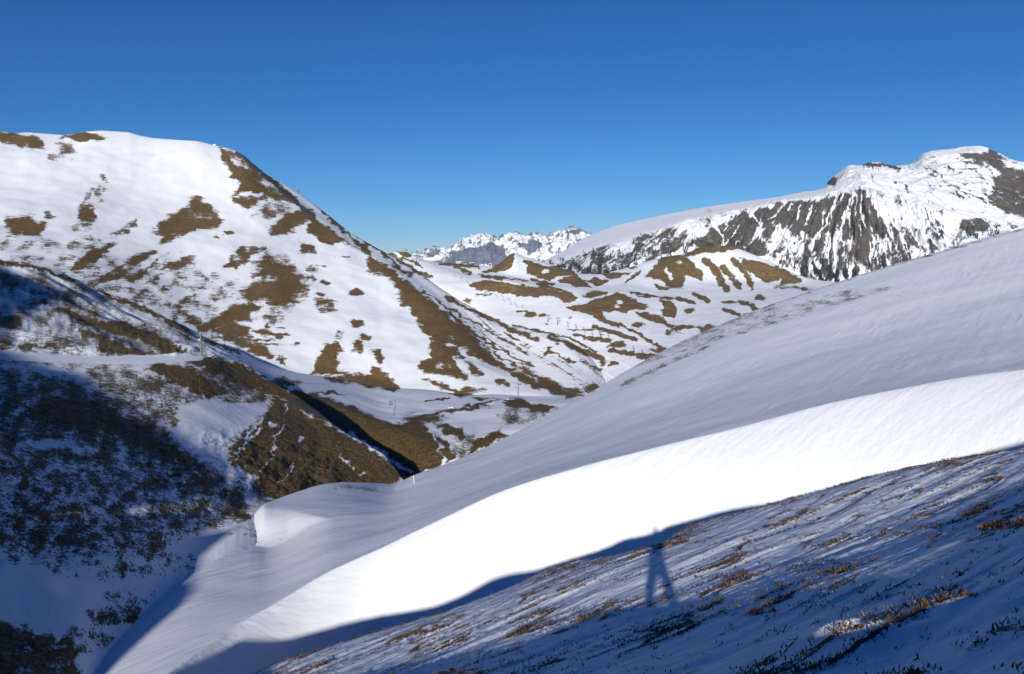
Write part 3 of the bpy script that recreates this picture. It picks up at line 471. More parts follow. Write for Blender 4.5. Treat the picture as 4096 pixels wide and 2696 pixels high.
side = -dd                                               # >0 on the far right side
prof = np.where(side < 0, np.exp(-(side/9.)**2)*2.2, np.where(side < 9, 2.2-12.*smooth(side/9), -9.8*smooth(1-(side-9)/27)))
P[..., 2] += prof*wgt
gmask = smooth((PX-300)/500)*smooth((1500-PX)/200)*smooth((PY-1680)/140)*smooth((2030-PY)/60)*(1-smooth((PX-860)/60)*smooth((PY-1960)/30))
P[..., 2] += gmask*fbm(P[..., 0]/7., P[..., 1]/22., 4, 81, .55, True)*.85          # little rills above the gully bed
track = smooth((PX+420)/50)*smooth((845-PX)/40)*smooth((24-np.abs(PY-np.interp(PX, [-400, 0, 200, 400, 600, 800], [1412, 1420, 1434, 1442, 1438, 1426])))/6)
rough = .1+.9*smooth((patch_field(G, PX, PY, -.95, 1.6)+.45)/.8)
lowl = smooth((PY-1480)/80)
P[..., 2] += fbm(P[..., 0]/40, P[..., 1]/40, 3, 83)*1.2*np.clip((PY-1470)/150, 0, 1)
hill_w = smooth((1450-PY)/40)*smooth((1000-PX)/200)
P[..., 2] += hill_w*fbm((P[..., 0]*.6+P[..., 1]*.8)/16, (P[..., 0]*.8-P[..., 1]*.6)/60, 4, 85)*3.2*(1-track)
P[..., 2] += (fbm(P[..., 0]/3.2, P[..., 1]/3.2, 4, 87, .6)*.36+fbm(P[..., 0]/1.3, P[..., 1]/1.3, 2, 86)*.09)*smooth((PY-sl(PX))/10)*(1-.9*track)*rough
# the ploughed bank behind the track
bk = np.exp(-((PY-np.interp(PX, [-400, 0, 400, 800], [1394, 1398, 1418, 1420]))/5.)**2)*smooth((800-PX)/60)
P[..., 2] += bk*(.9+.5*fbm(P[..., 0]/3, P[..., 1]/3, 3, 88)); P[..., 2] += 1.6*np.exp(-((PX-703)/14)**2-((PY-1416)/7)**2)
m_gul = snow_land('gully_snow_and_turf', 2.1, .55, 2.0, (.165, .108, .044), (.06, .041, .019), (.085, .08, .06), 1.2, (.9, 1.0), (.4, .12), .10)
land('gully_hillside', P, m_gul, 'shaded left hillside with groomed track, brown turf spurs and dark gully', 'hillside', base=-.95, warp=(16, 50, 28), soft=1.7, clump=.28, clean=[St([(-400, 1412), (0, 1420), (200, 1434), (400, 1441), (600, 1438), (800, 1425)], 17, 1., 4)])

# ------------------------------------------------------------------ grey snow ramp and the bright bowl under it
px = np.arange(250, 4800, 4.2)
brkw = [(250, 3050, 56), (450, 2880, 60), (671, 2696, 66), (800, 2605, 70), (950, 2505, 75), (1101, 2409, 79), (1300, 2300, 84), (1549, 2182, 88), (1800, 2060, 91), (2065, 1945, 93), (2300, 1875, 94), (2581, 1798, 95), (2850, 1730, 95), (3098, 1669, 95), (3350, 1610, 95), (3614, 1557, 95), (3850, 1512, 95), (4096, 1477, 95), (4400, 1430, 95), (4800, 1380, 95)]
cr = [(250, 2850, 72), (350, 2700, 80), (500, 2480, 95), (650, 2320, 110), (780, 2190, 122), (900, 2105, 131), (1000, 2058, 138), (1035, 2034, 142), (1060, 2015, 145), (1100, 1998, 150), (1150, 1977, 156), (1200, 1960, 161), (1290, 1936, 170), (1370, 1927, 178), (1450, 1930, 185), (1520, 1937, 192), (1570, 1938, 196), (1610, 1924, 200), (1660, 1900, 205), (1690, 1888, 208), (1750, 1868, 213), (1900, 1808, 226), (2100, 1715, 240), (2300, 1605, 252), (2500, 1488, 262), (2700, 1380, 271), (2900, 1290, 279), (3100, 1212, 286), (3300, 1143, 292), (3500, 1080, 298), (3700, 1022, 304), (3900, 965, 311), (4096, 912, 318), (4400, 835, 328), (4800, 745, 340)]
def mid(k, kr):
    b = lambda a, i: np.interp(a, [q[0] for q in brkw], [q[i] for q in brkw])
    return [(a, b(a, 1)+(y-b(a, 1))*k, b(a, 2)+(r-b(a, 2))*kr) for a, y, r in cr]
low = [(250, 3200, 53), (671, 2860, 63), (1101, 2580, 75), (1300, 2480, 79.3), (1549, 2400, 82.1), (2065, 2330, 82.0), (2581, 2190, 82.5), (3098, 2060, 82.7), (3614, 1940, 82.5), (4096, 1840, 82.5), (4800, 1720, 83)]
P = loft([[(a, 'z', -.46*R-14+(a-2000)*.002, R-10) for a, b, R in low], low, brkw, mid(.014, .008), mid(.45, .36), mid(.82, .72), cr, [(a, y+14, r+8) for a, y, r in cr], [(a, y+150, r+30) for a, y, r in cr]],
         px, [6, 60, 14, 56, 56, 36, 8, 6], {0: 14, 1: 14, 2: 6, 3: 6, 4: 14, 5: 10})
PX, PY = proj(P)
sag = lambda k, a, s: fbm(P[..., 0]/k, P[..., 1]/k, 4, s)*a
P[..., 2] += sag(45, .7, 91)
rr = np.hypot(P[..., 0], P[..., 1])
u = (P[..., 0]*.60+P[..., 1]*.80); v = (P[..., 0]*.80-P[..., 1]*.60)
ub = (P[..., 0]*.965+P[..., 1]*.26); vb = (P[..., 0]*.26-P[..., 1]*.965)
yb_ = np.interp(PX, [q[0] for q in brkw], [q[1] for q in brkw]); inb = smooth((PY-yb_)/20); ab = smooth((yb_-PY)/60)
P[..., 2] += fbm(v/2.2, u/16, 4, 93)*.045*ab+ab*np.maximum(fbm(v/1.5+.3*pn(u/6, v/3, 96), u/8, 3, 98), 0)*.15*np.clip(.35+1.6*fbm(u/45, v/28, 3, 94), 0, 1)+inb*fbm(vb/1.6+.3*pn(ub/7, vb/3, 97), ub/9, 4, 95)*.05
# scoop and cornice at the end of the ramp
sy = np.interp(PX, [1000, 1050, 1150, 1250, 1345], [2018, 2024, 2040, 2064, 2088]); b2 = PY-sy
hf = smooth((1345-PX)/300)
P[..., 2] -= 3.0*hf*smooth(b2/(90*hf+6))*np.exp(-np.clip(b2-95*hf, 0, None)/160)
m_ramp = snow_land('wind_packed_snow', 1.3, .6, 2., (.27, .20, .15), (.2, .14, .10), (.1, .09, .07), 1.5, (2., .2), (1.3, .085), .12, srot=(0, 0, R_(33)), sstr=(.16, 1, 1))
land('snow_slope', P, m_ramp, 'smooth snow bowl with bright front and grey wind packed ramp behind', 'slope', shapes=RAMP, warp=(8, 60, 10), soft=1.5, clump=.22)

# ------------------------------------------------------------------ the crest the photographer stands on
sil = [(1033, 2696, 26.6), (1205, 2624, 26.6), (1380, 2566, 26.6), (1549, 2513, 26.6), (1750, 2455, 26.6), (1945, 2392, 26.6), (2134, 2306, 26.6), (2289, 2252, 26.6), (2420, 2228, 26.6), (2547, 2200, 26.6), (2640, 2174, 26.6), (2753, 2112, 27.1), (3012, 2039, 27.6), (3270, 1962, 28.1), (3614, 1876, 28.6), (3872, 1833, 29.1), (4096, 1795, 29.6), (4500, 1720, 30.6), (5200, 1600, 31.6)]
sil = [(a, b, r+max(0, (a-2600)/1500*6)) for a, b, r in sil]
C = [tuple(at(*q)) for q in sil]
for p in list(C):
    r = math.hypot(p[0], p[1])
    for dr, drop in ((6, 5.0), (30, 28.0-.3*p[2]*-1), (52, 34.)): C.append((p[0]*(1+dr/r), p[1]*(1+dr/r), p[2]-drop))
for q in [(2600, 2480, 13.6), (3300, 2330, 12.5), (3900, 2250, 11.5), (2000, 2560, 15.5), (1650, 2640, 17), (3000, 2380, 13.2), (2600, 2696, 8.8), (3300, 2696, 7.6), (4000, 2696, 6.4), (2000, 2696, 11.5), (2450, 2290, 19.3), (3300, 2120, 19.), (3900, 2000, 19.)]:
    C.append(tuple(at(*q)))
BUMPS = [(tuple(at(3350, 2560, 8.6)), .20, .5), (tuple(at(3750, 2420, 9.0)), .15, 1.3), (tuple(at(3150, 2700, 7.6)), .08, .7)]
C += [(0, 0, -1.66), (0, -1, -1.66), (.8, 0, -1.5), (-.8, 0, -1.85), (0, 3, -2.75), (2, 3, -2.3), (-2, 2.5, -3.4), (0, 5.5, -3.65), (-4, 5, -5.2), (4, 4, -2.2),
      (-4, -.5, -3.2), (-8, -.5, -5.2), (6, -1, .4), (15, -2, 2.6), (30, -3, 5.5), (60, -5, 10),
      (0, -8, -3.4), (-20, -10, -12), (20, -10, .5), (0, -40, -17), (-40, -40, -26), (50, -40, 0), (60, 40, 4), (80, 0, 12)]
band = [(741, 2696, 67), (790, 2663, 69), (874, 2614, 72), (944, 2572, 73.5), (1035, 2551, 75), (1218, 2549, 75.5), (1328, 2530, 76.5), (1464, 2508, 77.5), (1546, 2494, 78.5), (1710, 2445, 80), (1819, 2418, 81), (1939, 2369, 82.5)]
def back(p, y0): return p-d0*((p[1]-y0)/d0[1])
CRL = []
for q in band:                                           # the crest runs down to the left where its shadow asks for it
    p = ground('snow_slope', q[0], q[1])
    for y0, dz in ((0, 0.), (13, -1.2), (26, -7.), (42, -19.)):
        b = back(p, y0); C.append((b[0], b[1], b[2]+dz))
        if y0 == 0: CRL.append(b)
CRL = np.array(CRL)
for b in CRL[::2]: C += [(b[0]-2, -14, b[2]-5.5)]
e = CRL[0]; C += [(e[0]-9, 0, e[2]-3.5), (e[0]-22, 0, e[2]-9), (e[0]-9, 26, e[2]-16), (e[0]-22, 26, e[2]-22), (e[0]-40, 0, e[2]-14), (e[0]-40, 40, e[2]-24)]
C = np.array(C, float); C0 = C.copy()
def tps_fit(C):
    X = C[:, :2]/40; n = len(X); r2 = ((X[:, None]-X[None])**2).sum(-1)
    K = np.where(r2 > 0, r2*np.log(r2+1e-12), 0)*.5+np.eye(n)*2e-6
    A = np.zeros((n+3, n+3)); A[:n, :n] = K; A[:n, n] = 1; A[:n, n+1:] = X; A[n, :n] = 1; A[n+1:, :n] = X.T
    return X, np.linalg.solve(A, np.r_[C[:, 2], 0, 0, 0])
TX, TW = tps_fit(C)
def crest_base(x, y):
    sh = x.shape; q = np.stack([x.ravel(), y.ravel()], -1)/40; out = np.empty(len(q))
    for i in range(0, len(q), 20000):
        c = q[i:i+20000]; r2 = ((c[:, None]-TX[None])**2).sum(-1)
        out[i:i+20000] = (np.where(r2 > 0, r2*np.log(r2+1e-12), 0)*.5)@TW[:-3]+TW[-3]+c@TW[-2:]
    return out.reshape(sh)
NS_ = len(sil)
for it in range(7):                                      # settle the skyline of the crest where it is seen
    for k, q in enumerate(sil):
        dx, dy = C[k, 0]/math.hypot(C[k, 0], C[k, 1]), C[k, 1]/math.hypot(C[k, 0], C[k, 1])
        rr_ = np.geomspace(8, 45, 160); zz_ = crest_base(dx*rr_, dy*rr_); tgt = C0[k, 2]/q[2]; m_ = (zz_/rr_).max()
        C[k, 2] -= (m_-tgt)*q[2]*.8
        sel = np.abs(np.arctan2(C[:, 0], C[:, 1])-math.atan2(dx, dy)) < 1e-4
        sel[k] = False; C[sel, 2] -= (m_-tgt)*q[2]*.6
    TX, TW = tps_fit(C)
def streak(x, y):
    u = x*.85+y*.53; v = x*.53-y*.85
    v = v+.3*pn(u/2.6, v/1.8, 103)
    return fbm(v/.8, u/4.6, 3, 101)
def crest_z(x, y):
    z = crest_base(x, y); r = np.hypot(x, y); k = np.clip((r-1.5)/5, 0, 1)
    s = streak(x, y)
    ln = np.exp(-(s/.07)**2)*np.clip(.5+1.5*fbm(x/2.6, y/2.6, 2, 111), 0, 1)
    z = z+k*(s*.075+ln*.035+fbm(x/.5, y/.5, 3, 107)*.02*(1+ln)+pn(x/6, y/6, 109)*.06)
    for (bx, by, _), bh, bw in BUMPS: z = z+bh*np.exp(-((x-bx)**2+(y-by)**2)/bw**2)*(1+.3*fbm(x/.4, y/.4, 2, 113))
    return z
az = np.radians(np.r_[np.arange(-180, -40, 2.5), np.arange(-40, 40, .055), np.arange(40, 180.1, 2.5)])
rg = np.r_[.25, np.geomspace(.7, 5, 24)[:-1], np.geomspace(5, 34, 330), np.geomspace(34.6, 120, 26)]
Xg = np.sin(az)[:, None]*rg; Yg = np.cos(az)[:, None]*rg
Zg = crest_z(Xg, Yg)
P = np.stack([Xg, Yg, Zg], -1)
st = streak(Xg, Yg)
PX, PY = proj(P)
turf = np.clip(np.exp(-(st/.07)**2)*1.1-.95+1.1*fbm(Xg/2.6, Yg/2.6, 3, 111)+.35*np.clip((Xg-6)/8, 0, 1)*np.clip((rg[None]-18)/8, 0, 1), -1, .10)
turf = np.where((rg[None] > 30) | (rg[None] < 3), -1, turf)
m_near = snow_land('wind_crust_and_turf', 3.2, .7, 1., (.15, .085, .045), (.07, .042, .022), (.1, .09, .07), 14., (14., .03), (3.5, .05), .12, srot=(0, 0, R_(32)), sstr=(.22, 1, 1))
oc = grid_mesh('snowy_ground', P, m_near, {'bare': turf, 'scree': turf*0})
tag(oc, 'near crest slope of wind crusted snow with dry grass tufts in blue shade', 'ground', kind='structure')

# the higher hill behind and left of the photographer; its shadow lies over the gully
edge = [(439, 2696), (620, 2513), (723, 2409), (780, 2395), (800, 2340), (785, 2300)]
edl = [(800, 2228), (885, 2160), (943, 2116), (1015, 2072), (1085, 1998), (1030, 1950), (964, 1890), (860, 1800), (688, 1731), (568, 1662), (482, 1595), (344, 1500), (172, 1462), (20, 1452)]
rim = [(0, 1380, -.6), (60, 1310, .3), (150, 1245, -.5), (230, 1200, 1.), (260, 1175, 1.5), (150, 1125, 1.8), (0, 1090, 1.8), (-150, 1060, 2.), (-300, 1030, 2.)]
B = [back(ground('snow_slope', *q), -45.) for q in edge]+[back(ground('gully_hillside', *q), -45.) for q in edl]+[back(ground('gully_hillside', q[0], q[1])+np.array([0, 0, q[2]]), -45.) for q in rim]
B = np.array(B); B = B[np.argsort(-B[:, 0])]
xs = [B[0][0]]; zs = [B[0][2]]
for b in B[1:]:
    if b[0] < xs[-1]-1.2: xs.append(b[0]); zs.append(b[2])
xs = np.array(xs); zs = np.array(zs)
xq = np.r_[np.linspace(xs[0]+26, xs[0], 12)[:-1], np.linspace(xs[0], xs[-1], 150), np.linspace(xs[-1], xs[-1]-260, 40)[1:]]
zq = np.interp(-xq, -xs, zs)
for q in [(300, 2100), (300, 2150), (500, 2150), (150, 2200), (0, 2120), (400, 2300), (600, 2330), (100, 2450), (200, 2020), (400, 2130), (600, 2130), (720, 2120), (780, 2150), (223, 2333), (150, 2150), (50, 2150), (250, 2180), (350, 2170), (450, 2170), (550, 2170), (650, 2170), (850, 2060), (900, 2050)]:
    b = back(ground('gully_hillside', *q), -45.); zq = np.maximum(zq, np.where((xq < xs[0]-1), b[2]+.7-np.abs(xq-b[0])*1.1, -999))
zq = np.where(xq > xs[0], zs[0]-(xq-xs[0])*.9, zq); zq = np.where(xq < xs[-1], zs[-1]+(xs[-1]-xq)*.12, zq)
offs = np.array([-160, -80, -40, -18, -7, 0, 5, 13, 26, 40])
drop = np.array([-70, -42, -22, -9, -2.5, 0, -3.5, -11, -26, -44])
P = np.zeros((len(xq), len(offs), 3)); P[..., 0] = xq[:, None]; P[..., 1] = -45+offs; P[..., 2] = zq[:, None]+drop
P[..., 2] += fbm(P[..., 0]/9, P[..., 1]/9, 4, 121)*.8*(np.abs(offs) < 30)
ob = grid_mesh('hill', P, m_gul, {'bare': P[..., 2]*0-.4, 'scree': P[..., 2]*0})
tag(ob, 'snowy hill rising behind the photographer beside the gully', 'hill', kind='structure')
# ------------------------------------------------------------------ small parts for the things in the valley
def emp(name, loc, label, cat, group=None, rz=0):
    o = bpy.data.objects.new(name, None); COL.objects.link(o); o.location = Vector(loc); o.rotation_euler = (0, 0, rz); o.empty_display_size = .3
    return tag(o, label, cat, group)
class MB:
    def __init__(s): s.v, s.f = [], []
    def tube(s, a, b, r0, r1=None, n=10):
        a, b = Vector(a), Vector(b); r1 = r0 if r1 is None else r1; d = (b-a).normalized()
        t = Vector((0, 0, 1)) if abs(d.z) < .9 else Vector((1, 0, 0)); u = d.cross(t).normalized(); w = d.cross(u); k = len(s.v)
        for c, r in ((a, r0), (b, r1)):
            for i in range(n):
                q = 2*math.pi*i/n; s.v.append(tuple(c+u*math.cos(q)*r+w*math.sin(q)*r))
        for i in range(n): j = (i+1) % n; s.f.append((k+i, k+j, k+n+j, k+n+i))
        s.f.append(tuple(k+i for i in range(n))[::-1]); s.f.append(tuple(k+n+i for i in range(n))); return s
    def box(s, c, sz, rz=0, bev=.0, ry=0):
        m = Matrix.Translation(Vector(c)) @ Matrix.Rotation(rz, 4, 'Z') @ Matrix.Rotation(ry, 4, 'Y'); k = len(s.v)
        for x in (-.5, .5):
            for y in (-.5, .5):
                for z in (-.5, .5): s.v.append(tuple(m @ Vector((x*sz[0], y*sz[1], z*sz[2]))))
        for f in ((0, 1, 3, 2), (4, 6, 7, 5), (0, 4, 5, 1), (2, 3, 7, 6), (0, 2, 6, 4), (1, 5, 7, 3)): s.f.append(tuple(k+i for i in f))
        return s
    def ring(s, c, ax, R, r, n=28, m=8):
        ax = Vector(ax).normalized(); t = Vector((0, 0, 1)) if abs(ax.z) < .9 else Vector((1, 0, 0)); u = ax.cross(t).normalized(); w = ax.cross(u); k = len(s.v); c = Vector(c)
        for i in range(n):
            q = 2*math.pi*i/n; d = u*math.cos(q)+w*math.sin(q)
            for j in range(m):
                h = 2*math.pi*j/m; s.v.append(tuple(c+d*(R+r*math.cos(h))+ax*r*math.sin(h)))
        for i in range(n):
            for j in range(m): s.f.append((k+i*m+j, k+((i+1) % n)*m+j, k+((i+1) % n)*m+(j+1) % m, k+i*m+(j+1) % m))
        return s
    def prism(s, prof, y0, y1):                          # profile in x,z pushed along y
        k = len(s.v); n = len(prof)
        for y in (y0, y1):
            for x, z in prof: s.v.append((x, y, z))
        for i in range(n): j = (i+1) % n; s.f.append((k+i, k+j, k+n+j, k+n+i))
        s.f.append(tuple(range(k, k+n))); s.f.append(tuple(range(k+n, k+2*n))[::-1]); return s
    def make(s, name, mat, parent=None, bev=.02):
        me = bpy.data.meshes.new(name); me.from_pydata(s.v, [], s.f); me.materials.append(mat)
        import bmesh
        b = bmesh.new(); b.from_mesh(me); bmesh.ops.recalc_face_normals(b, faces=b.faces)
        if bev: bmesh.ops.bevel(b, geom=[e for e in b.edges if len(e.link_faces) == 2 and e.calc_face_angle(0) > .9], offset=bev, segments=1, affect='EDGES')
        b.to_mesh(me); b.free()
        o = bpy.data.objects.new(name, me); COL.objects.link(o)
        if parent: o.parent = parent
        return o
def dup(root, loc, label, rz=0, group=None):
    r = root.copy(); COL.objects.link(r); r.location = Vector(loc); r.rotation_euler = (0, 0, rz); r['label'] = label
    if group: r['group'] = group
    for ch in list(root.children):
        c = ch.copy(); COL.objects.link(c); c.parent = r
        for g in ch.children: d = g.copy(); COL.objects.link(d); d.parent = c
    return r
steel = paint('galvanised_steel', (.20, .21, .22), .5, .4); dark = paint('dark_steel', (.05, .05, .055), .5, .3); wood = paint('weathered_timber', (.16, .135, .10), .8)
cream = paint('pale_wall', (.62, .64, .60), .7); white = paint('white_sheet', (.82, .82, .80), .5); brown = paint('dark_boards', (.07, .055, .045), .8); green = paint('green_panel', (.12, .22, .19), .6)
glass = paint('window_glass', (.03, .04, .05), .15); orange = paint('marker_orange', (.75, .62, .5), .6); pink = paint('faded_red_cane', (.42, .17, .12), .7); yellow = paint('yellow_cane', (.55, .43, .12), .7); chairm = paint('chair_frame', (.09, .10, .13), .5)
def gp(lf, px, py, down=.3): p = ground(lf, px, py); p[2] -= down; return p
def size(lf, px, py, n): return n/F*np.linalg.norm(ground(lf, px, py))   # metres spanned by n photo pixels there

# timber tower at the end of the track, with its service rungs
b = gp('gully_hillside', 806, 1424); H = size('gully_hillside', 806, 1424, 84)+.3
t = emp('lift_tower', b, 'tall weathered tower with short rungs at the end of the groomed track', 'lift tower')
w_ = H*.045
MB().box((0, 0, H*.5), (w_*1.5, w_*1.5, H)).make('mast', wood, t)
cap = MB().box((0, 0, H+.12), (w_*2.6, w_*1.8, .3)).box((-w_*.9, 0, H-.2), (w_, w_, .5)).make('cap', steel, t)
for i, (z, l) in enumerate(((.86, .28), (.78, .16), (.70, .30), (.52, .55), (.42, .85), (.36, 1.0), (.62, .26))):
    MB().box((w_*.75+l*.5*w_*2.2, 0, H*z), (l*w_*2.2, w_*.6, H*.022), ry=.16).make('rung', dark, t)
MB().box((-w_*1.6, 0, H*.74), (w_*1.8, w_*.6, H*.05)).make('lamp_bracket', cream, t)
# return wheel of the drag lift
b = gp('gully_hillside', 1576, 1664); H = size('gully_hillside', 1576, 1664, 60)+.3
t = emp('lift_post', b, 'grey drag lift post carrying a return wheel above the snowy saddle', 'lift post')
MB().tube((0, 0, 0), (.35, 0, H*.66), H*.038, H*.034, 12).make('post', steel, t)
MB().box((.42, 0, H*.83), (H*.075, H*.06, H*.3)).box((.42, 0, H*.985), (H*.15, H*.08, H*.03)).make('head', green, t)
MB().tube((.3, 0, H*.86), (-H*.12, 0, H*.86), H*.018).make('axle_arm', steel, t)
wh = MB().ring((-H*.2, 0, H*.86), (.6, 1, 0), H*.125, H*.014, 32, 8).make('wheel', dark, t)
sp = MB(); ax_ = Vector((.6, 1, 0)).normalized(); uu = ax_.cross(Vector((0, 0, 1)))
for k in range(3):
    q = math.pi*k/3; d_ = uu*math.cos(q)+Vector((0, 0, 1))*math.sin(q); c_ = Vector((-H*.2, 0, H*.86)); sp.tube(c_-d_*H*.125, c_+d_*H*.125, H*.008, None, 6)
sp.make('spokes', dark, wh)
# drag lift masts on the saddle
def mast(px, py, hpx, label, first=None):
    b = gp('gully_hillside', px, py); H = size('gully_hillside', px, py, hpx)+.3
    t = emp('drag_lift_mast', b, label, 'lift mast', 'drag lift masts on the saddle')
    MB().tube((0, 0, 0), (0, 0, H), H*.022, H*.018, 10).make('mast', dark, t)
    MB().tube((-H*.2, 0, H*.72), (H*.02, 0, H*.72), H*.012, None, 8).make('crossarm', dark, t)
    MB().tube((-H*.02, 0, H*.90), (H*.2, 0, H*.86), H*.014, None, 8).make('crossarm', dark, t)
    for x, z in ((-H*.2, .78), (H*.13, .95), (-.02*H, .98)):
        MB().tube((x, -H*.02, H*z), (x, H*.02, H*z), H*.04, None, 14).tube((x, 0, H*(z-.06)), (x, 0, H*z), H*.012, None, 6).make('sheave', steel, t)
    return t
mast(2073, 1593, 63, 'dark drag lift mast on the brown knoll beside groomed tracks')
mast(2301, 1590, 44, 'smaller grey drag lift mast at the turf edge near the grey ramp')
# marker canes
def cane(name, lf, px, py, hpx, mat, label, r=.05, lean=0., group=None):
    b = gp(lf, px, py, .2); H = size(lf, px, py, hpx)+.2
    t = MB().tube((0, 0, 0), (lean*H, 0, H), r, r*.9, 8).tube((lean*H, 0, H), (lean*H*1.02, 0, H+r), r*.9, r*.3, 8).make(name, mat, bev=0); t.location = Vector(b)
    return tag(t, label, 'marker pole', group)
cane('marker_pole', 'snow_slope', 1656, 1934, 30, orange, 'pale marker pole standing in the snow at the edge of the ramp', .10, -.08)
cane('marker_pole', 'gully_hillside', 197, 1357, 30, yellow, 'yellow marker pole on the shaded hillside above the track', .07)
for i, (x, y, h, l) in enumerate(((922, 1462, 22, 'thin red cane at the top of the brown spur below the tower'), (1017, 1482, 28, 'thin red cane on snow above the upper brown spur'), (1101, 1520, 28, 'thin red cane among turf specks halfway down the spur'),
        (1182, 1556, 26, 'thin red cane beside the top of the dark gully'), (1328, 1594, 30, 'thin red cane alone on the snow saddle right of the dark gully'))):
    cane('marker_pole', 'gully_hillside', x, y, h, pink, l, .055, 0, 'red canes along the spur edge')

# chairlift pylons
HD = math.atan2(.55, -.83)
def pylon_parts(t, H):
    MB().tube((0, 0, 0), (H*.10, 0, H*.96), H*.036, H*.026, 10).make('mast', dark, t)
    MB().box((H*.10, 0, H*.96), (H*.6, H*.07, H*.07)).make('crossarm', dark, t)
    for s in (-1, 1): MB().box((H*.10+s*H*.25, 0, H*.925), (H*.04, H*.34, H*.05)).make('sheave_train', dark, t)
    MB().tube((H*.10, 0, H*.96), (H*.10, 0, H*1.09), H*.014, H*.01, 8).tube((H*.02, 0, H*1.07), (H*.18, 0, H*1.07), H*.01, None, 8).make('lifting_frame', steel, t)
PY_ = [('snowy_mountain', 0, 0)]
pyl = [(1938, 1186, 34, 'chairlift pylon on bright snow under the long brown bank'), (2191, 1289, 29, 'chairlift pylon beside small turf tuft, left of two close pylons'), (2230, 1300, 30, 'chairlift pylon on open snow, right of two close pylons'),
       (2402, 1359, 32, 'chairlift pylon on brown patch above the lower valley floor'), (2658, 1452, 30, 'chairlift pylon lowest in the valley next to the ramp edge'), (1667, 1050, 30, 'chairlift pylon on the snow ridge below the top station')]
p0 = None
for px_, py_, h_, lab in pyl:
    b = gp('valley_hills', px_, py_); H = size('valley_hills', px_, py_, h_)+.3
    if p0 is None:
        p0 = emp('chairlift_pylon', b, lab, 'lift pylon', 'chairlift pylons in the valley'); pylon_parts(p0, H); H0 = H
    else:
        q = dup(p0, b, lab); q.scale = (H/H0,)*3
# chairs hanging on the line, each over the ground it is seen against
seat = [(-.75, .0), (.75, .0), (.75, .08), (-.75, .08)]
c0 = None
chairs = [(1737, 1062), (1764, 1075), (1791, 1088), (1816, 1103), (1845, 1114), (1868, 1125), (1977, 1172), (1986, 1184), (2007, 1182), (2014, 1199), (2033, 1199), (2042, 1213), (2060, 1213), (2069, 1227), (2088, 1225),
          (2270, 1291), (2301, 1302), (2334, 1312), (2366, 1323), (2398, 1333), (2432, 1344), (2532, 1390), (2567, 1401), (2602, 1415), (2637, 1426), (2670, 1438), (2272, 1302), (2304, 1313), (2336, 1326), (2369, 1338), (2535, 1400), (2570, 1412), (2604, 1426)]
CH = []
for i, (a, b_) in enumerate(chairs):
    g = ground('valley_hills', a, b_+13); R_g = np.linalg.norm(g[:2]); hgt = 13/F*R_g*1.0
    p = g+np.array([0, 0, hgt]); p = p*(1.0); CH.append(p)
    if c0 is None:
        c0 = emp('lift_chair', p, 'chair hanging on the chairlift line over the snowy valley', 'lift chair', 'chairs on the chairlift line')
        MB().box((0, 0, 0), (1.9, .6, .12)).make('seat', chairm, c0); MB().box((0, .34, .42), (1.9, .1, .75)).make('backrest', chairm, c0)
        MB().tube((0, .3, .2), (0, .3, 1.3), .06, None, 6).tube((0, .3, 1.3), (0, 0, 2.6), .06, None, 6).make('hanger', dark, c0)
    else: dup(c0, p, 'chair hanging on the chairlift line over the snowy valley')
def cable(pts, label, r=.02):
    m = MB()
    for a, b_ in zip(pts[:-1], pts[1:]): m.tube(a, b_, r, None, 5)
    o = m.make('lift_cable', dark, bev=0); tag(o, label, 'cable')
up = np.array([0, 0, 2.62])
for idx, lab in (([0, 1, 2, 3, 4, 5], 'thin haul cable with chairs on the upper left snow field'), ([6, 8, 10, 12, 14], 'thin haul cable with chairs under the brown bank, upper strand'), ([7, 9, 11, 13], 'thin haul cable with chairs under the brown bank, lower strand'),
                 ([15, 16, 17, 18, 19, 20, 21, 22, 23, 24, 25], 'thin haul cable with chairs right of the twin pylons, upper strand'), ([26, 27, 28, 29, 30, 31, 32], 'thin haul cable with chairs right of the twin pylons, lower strand')):
    cable([CH[i]+up for i in idx], lab)

# packed snow tracks, each thrown up a little along its far edge
packed = NT('packed_snow'); pn_ = packed.noise(packed.coords(), .9, 5); packed.l(packed.mix(pn_, (.86, .87, .88), (.92, .92, .92)), packed.b.inputs['Base Color']); packed.b.inputs['Roughness'].default_value = .7
pb_ = packed.n('ShaderNodeBump'); pb_.inputs['Strength'].default_value = .5; pb_.inputs['Distance'].default_value = .3; packed.l(pn_, pb_.inputs['Height']); packed.l(pb_.outputs[0], packed.b.inputs['Normal'])
def track_on(lf, pts, wpx, lift, label):
    pts = np.array(pts, float); d = np.r_[0, np.cumsum(np.hypot(*np.diff(pts, axis=0).T))]; t = np.arange(0, d[-1], 3.5)
    x = pchip(d, pts[:, 0], t); y = pchip(d, pts[:, 1], t); tx, ty = np.gradient(x), np.gradient(y); l = np.hypot(tx, ty); nx, ny = -ty/l, tx/l
    sg = np.where(ny > 0, 1, -1); nx, ny = nx*sg, ny*sg; w = wpx*.5*np.clip(np.minimum(t, d[-1]-t)/14, .15, 1)
    rows_ = []
    for k, up_ in ((1, .03), (.3, lift*.35), (-.6, lift), (-1, .03)):
        p = np.array([ground(lf, a, b) for a, b in zip(x+nx*w*k, y+ny*w*k)])
        for _ in range(3): p[1:-1] = (p[:-2]+2*p[1:-1]+p[2:])/4
        p[:, 2] += up_; rows_.append(p)
    o = grid_mesh('path', np.array(rows_), packed.m); tag(o, label, 'path', kind='structure')
track_on('valley_hills', [(2416, 1413), (2428, 1432), (2440, 1447), (2424, 1460), (2416, 1478), (2436, 1498), (2466, 1515), (2496, 1528)], 8, 1.0, 'white packed snow track winding down to the valley floor')
track_on('valley_hills', [(2418, 1415), (2470, 1444), (2520, 1470), (2566, 1496)], 5, .6, 'straight packed snow track branching off above the valley floor')
